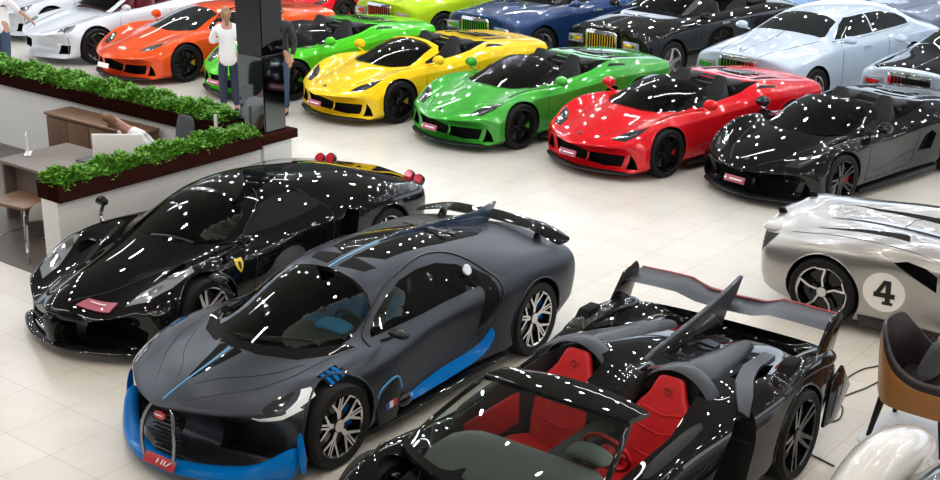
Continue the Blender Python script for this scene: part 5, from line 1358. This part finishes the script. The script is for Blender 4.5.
# ================================================================ lower right corner
QB = mat('tan_quilted_leather', (.33, .14, .035), .45); DKL = mat('dark_brown_leather', (.022, .016, .018), .4)
ac = empty('armchair', (10.0, 3.19, 0), R(-90), 'tan quilted and dark leather armchair beside the silver roadster', 'armchair')
ac.scale = (1.07, 1.07, 1.09)
U = []   # plan of the shell: from the left arm front round the back to the right arm front (faces +x)
for i in range(25):
    t = -1+2*i/24; a = t*R(90)
    if abs(t) > .62:
        s = 1 if t > 0 else -1; q = (abs(t)-.62)/.38; x = -.10+.42*q; y = s*(.33-.03*q*0)
    else:
        a = t/.62*R(90); x = -.10-.24*math.cos(a); y = .33*math.sin(a)
    back = max(0, 1-abs(t)/.55); h = .60+.30*min(1, back*1.6)**1.0*1
    h = .58+.32*(1-min(1, max(0, (abs(t)-.25)/.5)))**1.2
    U.append((x, y, h))
def shell(inset, z0, dz, dx=0):
    return [(x*(1-inset)+dx, y*(1-inset*1.1), z0, h+dz) for x, y, h in U]
o_, i_ = shell(0, .29, 0), shell(.13, .32, 0)
secs = [[(a[0]*.94, a[1]*.94, a[2]), (a[0], a[1], (a[2]+a[3])/2), (a[0]*1.03, a[1]*1.03, a[3]-.06), (a[0], a[1], a[3]), (b[0], b[1], b[3]), (b[0], b[1], b[2])] for a, b in zip(o_, i_)]
loft('shell', secs, DKL, ac, 1)
# quilted outer covers
for rng in ((0, 10), (9, 16), (15, 25)):
    qs = []
    for a, b in list(zip(o_, i_))[rng[0]:rng[1]]:
        qs.append([(a[0]*.955, a[1]*.955, a[2]+.005), (a[0]*1.022, a[1]*1.022, (a[2]+a[3])/2), (a[0]*1.045, a[1]*1.045, a[3]-.07), (a[0]*1.0, a[1]*1.0, a[3]-.065), (a[0]*.95, a[1]*.95, a[2]+.01)])
    loft('quilted_cover', qs, QB, ac, 1)
box('seat_cushion', (.03, 0, .40), (.52, .54, .14), DKL, ac, .05)
for x, y in ((-.26, .24), (-.26, -.24), (.26, .27), (.26, -.27)):
    tube('leg', [(x*.9, y*.9, .32), (x*1.12, y*1.1, 0.0)], [.03, .018], BLACKPL, ac, 10)
def pillow(name, loc, rot, w, h, t, m, label, cat):
    V, F = [], []; n = 10
    for sgn in (1, -1):
        for j in range(n+1):
            for i in range(n+1):
                u = -1+2*i/n; v_ = -1+2*j/n; th = sgn*t*((1-u**4)*(1-v_**4))**.5
                V.append((u*w/2*(1-.08*(1-abs(v_))*abs(u)), th, v_*h/2*(1-.08*(1-abs(u))*abs(v_))))
    k = (n+1)**2
    for j in range(n):
        for i in range(n):
            a = j*(n+1)+i; F += [(a, a+1, a+n+2, a+n+1), (k+a, k+a+n+1, k+a+n+2, k+a+1)]
    o = obj(name, V, F, m, None, 70, loc, rot); return tag(o, label, cat)
KNIT = mesh_pattern('dark_grey_knit', (.10, .10, .11), (.035, .036, .04), 90, .9)
pillow('cushion', (10.05, 3.12, .70), (R(20), R(8), 0), .46, .40, .08, KNIT, 'dark grey knitted cushion leaning in the armchair', 'cushion')
a_ = [(10.43+.09*math.cos(t)*1.0, 3.12+.13*math.sin(t), .70+.012*math.sin(3*t)) for t in [2*math.pi*k/20*2.0 for k in range(21)]]
a_ = [(x, y, z+.055) for x, y, z in a_]
tag(tube('strap', [(x, y, z-.04+.012*i/20) for i, (x, y, z) in enumerate(a_)], .014, REDLAMP), 'bright red coiled strap on the far arm of the armchair', 'strap')
# pale mat under the chair, floor cables
ch_ = []
x0, x1, y0, y1, rr = 9.55, 10.52, 2.35, 3.56, .12
for cx_, cy_, a0 in ((x1-rr, y1-rr, 0), (x0+rr, y1-rr, 90), (x0+rr, y0+rr, 180), (x1-rr, y0+rr, 270)):
    ch_ += [(cx_+rr*math.cos(R(a0+k*15)), cy_+rr*math.sin(R(a0+k*15))) for k in range(7)]
tag(prism('floor_mat', ch_, 'z', .001, .012, mat('pale_grey_mat', (.62, .64, .68), .5), None, .003), 'pale grey rounded mat under the armchair', 'mat')
BLKC = mat('black_cable', (.012, .012, .012), .5)
def cable(pts, label): tag(tube('floor_cable', smooth_path([(x, y, .008) for x, y in pts], 6), .0065, BLKC, None, 6), label, 'cable')
cable([(9.68, 3.89), (9.84, 3.81), (10.06, 3.87), (10.19, 3.97), (10.36, 3.94), (10.57, 3.88), (10.81, 3.84), (11.01, 3.83)], 'thin black cable winding from the black roadster to the armchair, the nearer one')
cable([(10.4, 4.21), (10.42, 4.16), (10.48, 4.06), (10.7, 4.09), (10.94, 4.06), (11.08, 3.99), (11.27, 3.93)], 'thin dark cable running behind the nearer cable towards the armchair back')
cable([(9.15, 3.88), (9.13, 3.8), (9.1, 3.67), (9.05, 3.5)], 'black cable from the black roadster rear wheel to the white fender')
# white classic roadster: only its rear comes into view
WR = mat('ivory_white_paint', (.60, .59, .565), .25, 0, 1)
wr = empty('classic_roadster', (7.97, 2.07, 0), R(180), 'white classic roadster whose rounded fender rises into the lower right corner', 'car')
def fender(s):
    secs = []
    for x, w_, h0, h1, yc in ((.55, .14, .40, .60, .78), (.2, .20, .30, .70, .80), (-.2, .24, .25, .76, .82), (-.6, .24, .28, .74, .82), (-.9, .20, .34, .66, .80), (-1.05, .13, .42, .58, .78)):
        c = (h0+h1)/2; hh = (h1-h0)/2
        secs.append([(x, s*yc+w_*math.cos(a), c+hh*math.sin(a)) for a in [2*math.pi*q/10 for q in range(10)]])
    return loft('fender', secs, WR, wr, 2)
for s in (1, -1):
    fender(s)
    wheel(wr, (-.35, s*.84, .32), s, .32, .23, .2, 'multi', SILRIM, SILRIM, DISC, TYRE, DISC)
loft('body', [[(x, -w_, z0), (x, w_, z0), (x, w_, z1*.9), (x, w_*.55, z1), (x, -w_*.55, z1), (x, -w_, z1*.9)] for x, w_, z0, z1 in ((1.2, .62, .2, .66), (.4, .64, .2, .70), (-.4, .62, .22, .68), (-.95, .52, .3, .58), (-1.15, .4, .36, .48))], mat('black_gloss_body', (.01, .01, .011), .2, 0, 1), wr, 2)
tube('chrome_strip', smooth_path([(.6, .60, .68), (-.2, .60, .68), (-.8, .5, .62), (-1.1, .35, .5)], 4), .012, CHROME, wr)
lathe('tail_lamp', [(.001, .03), (.03, .03), (.045, .0), (.045, -.04), (.001, -.04)], CHROME, wr, 20, 'x', loc=(-1.0, .54, .56), rot=(0, R(180), 0))
# ================================================================ the cars, put in their places
build_divo()
build_enzo()
build_veneno((5.98, 4.62, 0), R(181.3))
build_silver()
GREEN = flake_paint('green_paint', (.045, .33, .035), .35, .3, 1)
LIMEG = flake_paint('bright_green_paint', (.07, .52, .015), .2, .3, 1)
YEL = flake_paint('yellow_paint', (.86, .56, .012), .1, .3, 1)
REDP = flake_paint('red_paint', (.62, .008, .014), .15, .3, 1)
BLKP = mat('black_metallic_paint', (.006, .006, .007), .3, .0, 1, .01, 0)
ORG = flake_paint('orange_paint', (.72, .075, .012), .15, .3, 1)
YCAL = mat('yellow_caliper', (.75, .5, .02), .35); GCAL = mat('green_caliper', (.1, .45, .03), .35); RCAL = mat('red_caliper', (.5, .01, .01), .35)
g = build_spyder('spyder', (15.3, 11.98, 0), R(171.3), GREEN, GCAL, 'metallic green open spyder parked between the yellow and the red one')
def variant(src, loc, rot, paint, cal, label, extra=None):
    sw = {GREEN: paint, GCAL: cal}
    if extra: sw.update(extra)
    c = copy_tree(src, None, sw); c.location = loc; c.rotation_euler = (0, 0, rot); c['label'] = label
    return c
variant(g, (15.43, 9.58, 0), R(167.9), REDP, RCAL, 'bright red open spyder with a black cabin')
variant(g, (15.32, 14.36, 0), R(172.4), YEL, YCAL, 'yellow open spyder with a yellow windscreen frame', {FRM: YEL})
variant(g, (15.31, 16.74, 0), R(175.4), LIMEG, GCAL, 'bright lime green open spyder partly behind the mirrored pillar')
variant(g, (15.72, 7.22, 0), R(168.4), BLKP, RCAL, 'gloss black open spyder next to the red one')
build_spyder('sports_coupe', (15.1, 19.28, 0), R(176), ORG, YCAL, 'orange low coupe with a black glass cabin', roof=True, dims=(-3.75, 1.05, 1.015), plate=WHITEPL)
WHITEP = mat('white_paint', (.62, .64, .68), .3, 0, 1)
CREAM = mat('silver_white_paint', (.78, .80, .84), .3, 0, 1)
build_rear_engined('cabriolet', (15.05, 21.67, 0), R(176), WHITEP, 'white open cabriolet with dark red seats', False, mat('dark_red_leather', (.16, .008, .015), .5))
build_rear_engined('coupe', (15.9, 24.3, 0), R(176), WHITEP, 'white coupe at the far left behind the man in the white shirt', True)
PHW = mat('pearl_white_paint', (.42, .50, .60), .3, 0, 1)
build_luxury('luxury_coupe', (19.95, 9.6, 0), R(173), PHW, 'large pearl white coupe with an upright chrome grille', True)
DBLK = mat('dark_brown_black_paint', (.010, .009, .008), .3, .0, 1, .01, 0)
DBLU = flake_paint('dark_blue_paint', (.015, .045, .14), .4, .3, 1)
LIM = flake_paint('lime_paint', (.42, .60, .012), .1, .3, 1)
dk = build_luxury('luxury_convertible', (20.5, 12.55, 0), R(173), DBLK, 'open black luxury convertible with chrome windscreen frame', False)
c = copy_tree(dk, None, {DBLK: DBLU}); c.location = (20.14, 15.1, 0); c['label'] = 'open dark blue luxury convertible beside the lime one'
LIMC = build_luxury('luxury_saloon', (20.2, 17.55, 0), R(173), LIM, 'lime green luxury saloon behind the yellow and green spyders', True)
build_luxury('luxury_saloon', (20.4, 6.95, 0), R(173), PHW, 'white luxury saloon with a black bonnet at the right edge', True, HOOD=BLKP)

GRB = flake_paint('grey_blue_paint', (.20, .24, .32), .4, .3, 1); LBL = flake_paint('light_blue_paint', (.25, .38, .60), .3, .3, 1); NVP = flake_paint('navy_paint', (.02, .05, .10), .4, .3, 1)
def lux2(loc, paint, label):
    c = copy_tree(LIMC, None, {LIM: paint}); c.location = loc; c.rotation_euler = (0, 0, R(173)); c['label'] = label; return c
lux2((25.9, 12.3, 0), LBL, 'light blue saloon in the far row above the black convertible')
lux2((25.9, 9.6, 0), GRB, 'grey blue saloon in the far row above the white coupe')
lux2((26.2, 6.2, 0), NVP, 'dark navy saloon in the far row between the two white cars')
variant(g, (20.7, 20.7, 0), R(174), REDP, RCAL, 'red spyder far back behind the orange and bright green cars')
variant(g, (20.8, 23.2, 0), R(174), BLKP, RCAL, 'black spyder far back beside the red one')

for o in list(COL.objects):
    if o.parent is None and 'label' in o:
        n = o.name.split('.')[0]
        g_ = {'spyder': 'open spyders parked in rows', 'luxury_saloon': 'luxury saloons in the rows behind', 'luxury_convertible': 'open luxury convertibles in the second row', 'planter': 'hedge planters on the office partitions', 'office_chair': 'office chairs at the desk', 'floor_cable': 'cables on the tiled floor', 'hypercar': 'front row of cars', 'roadster': 'open roadsters near the front', 'person': 'people in the showroom'}.get(n)
        if g_: o['group'] = g_
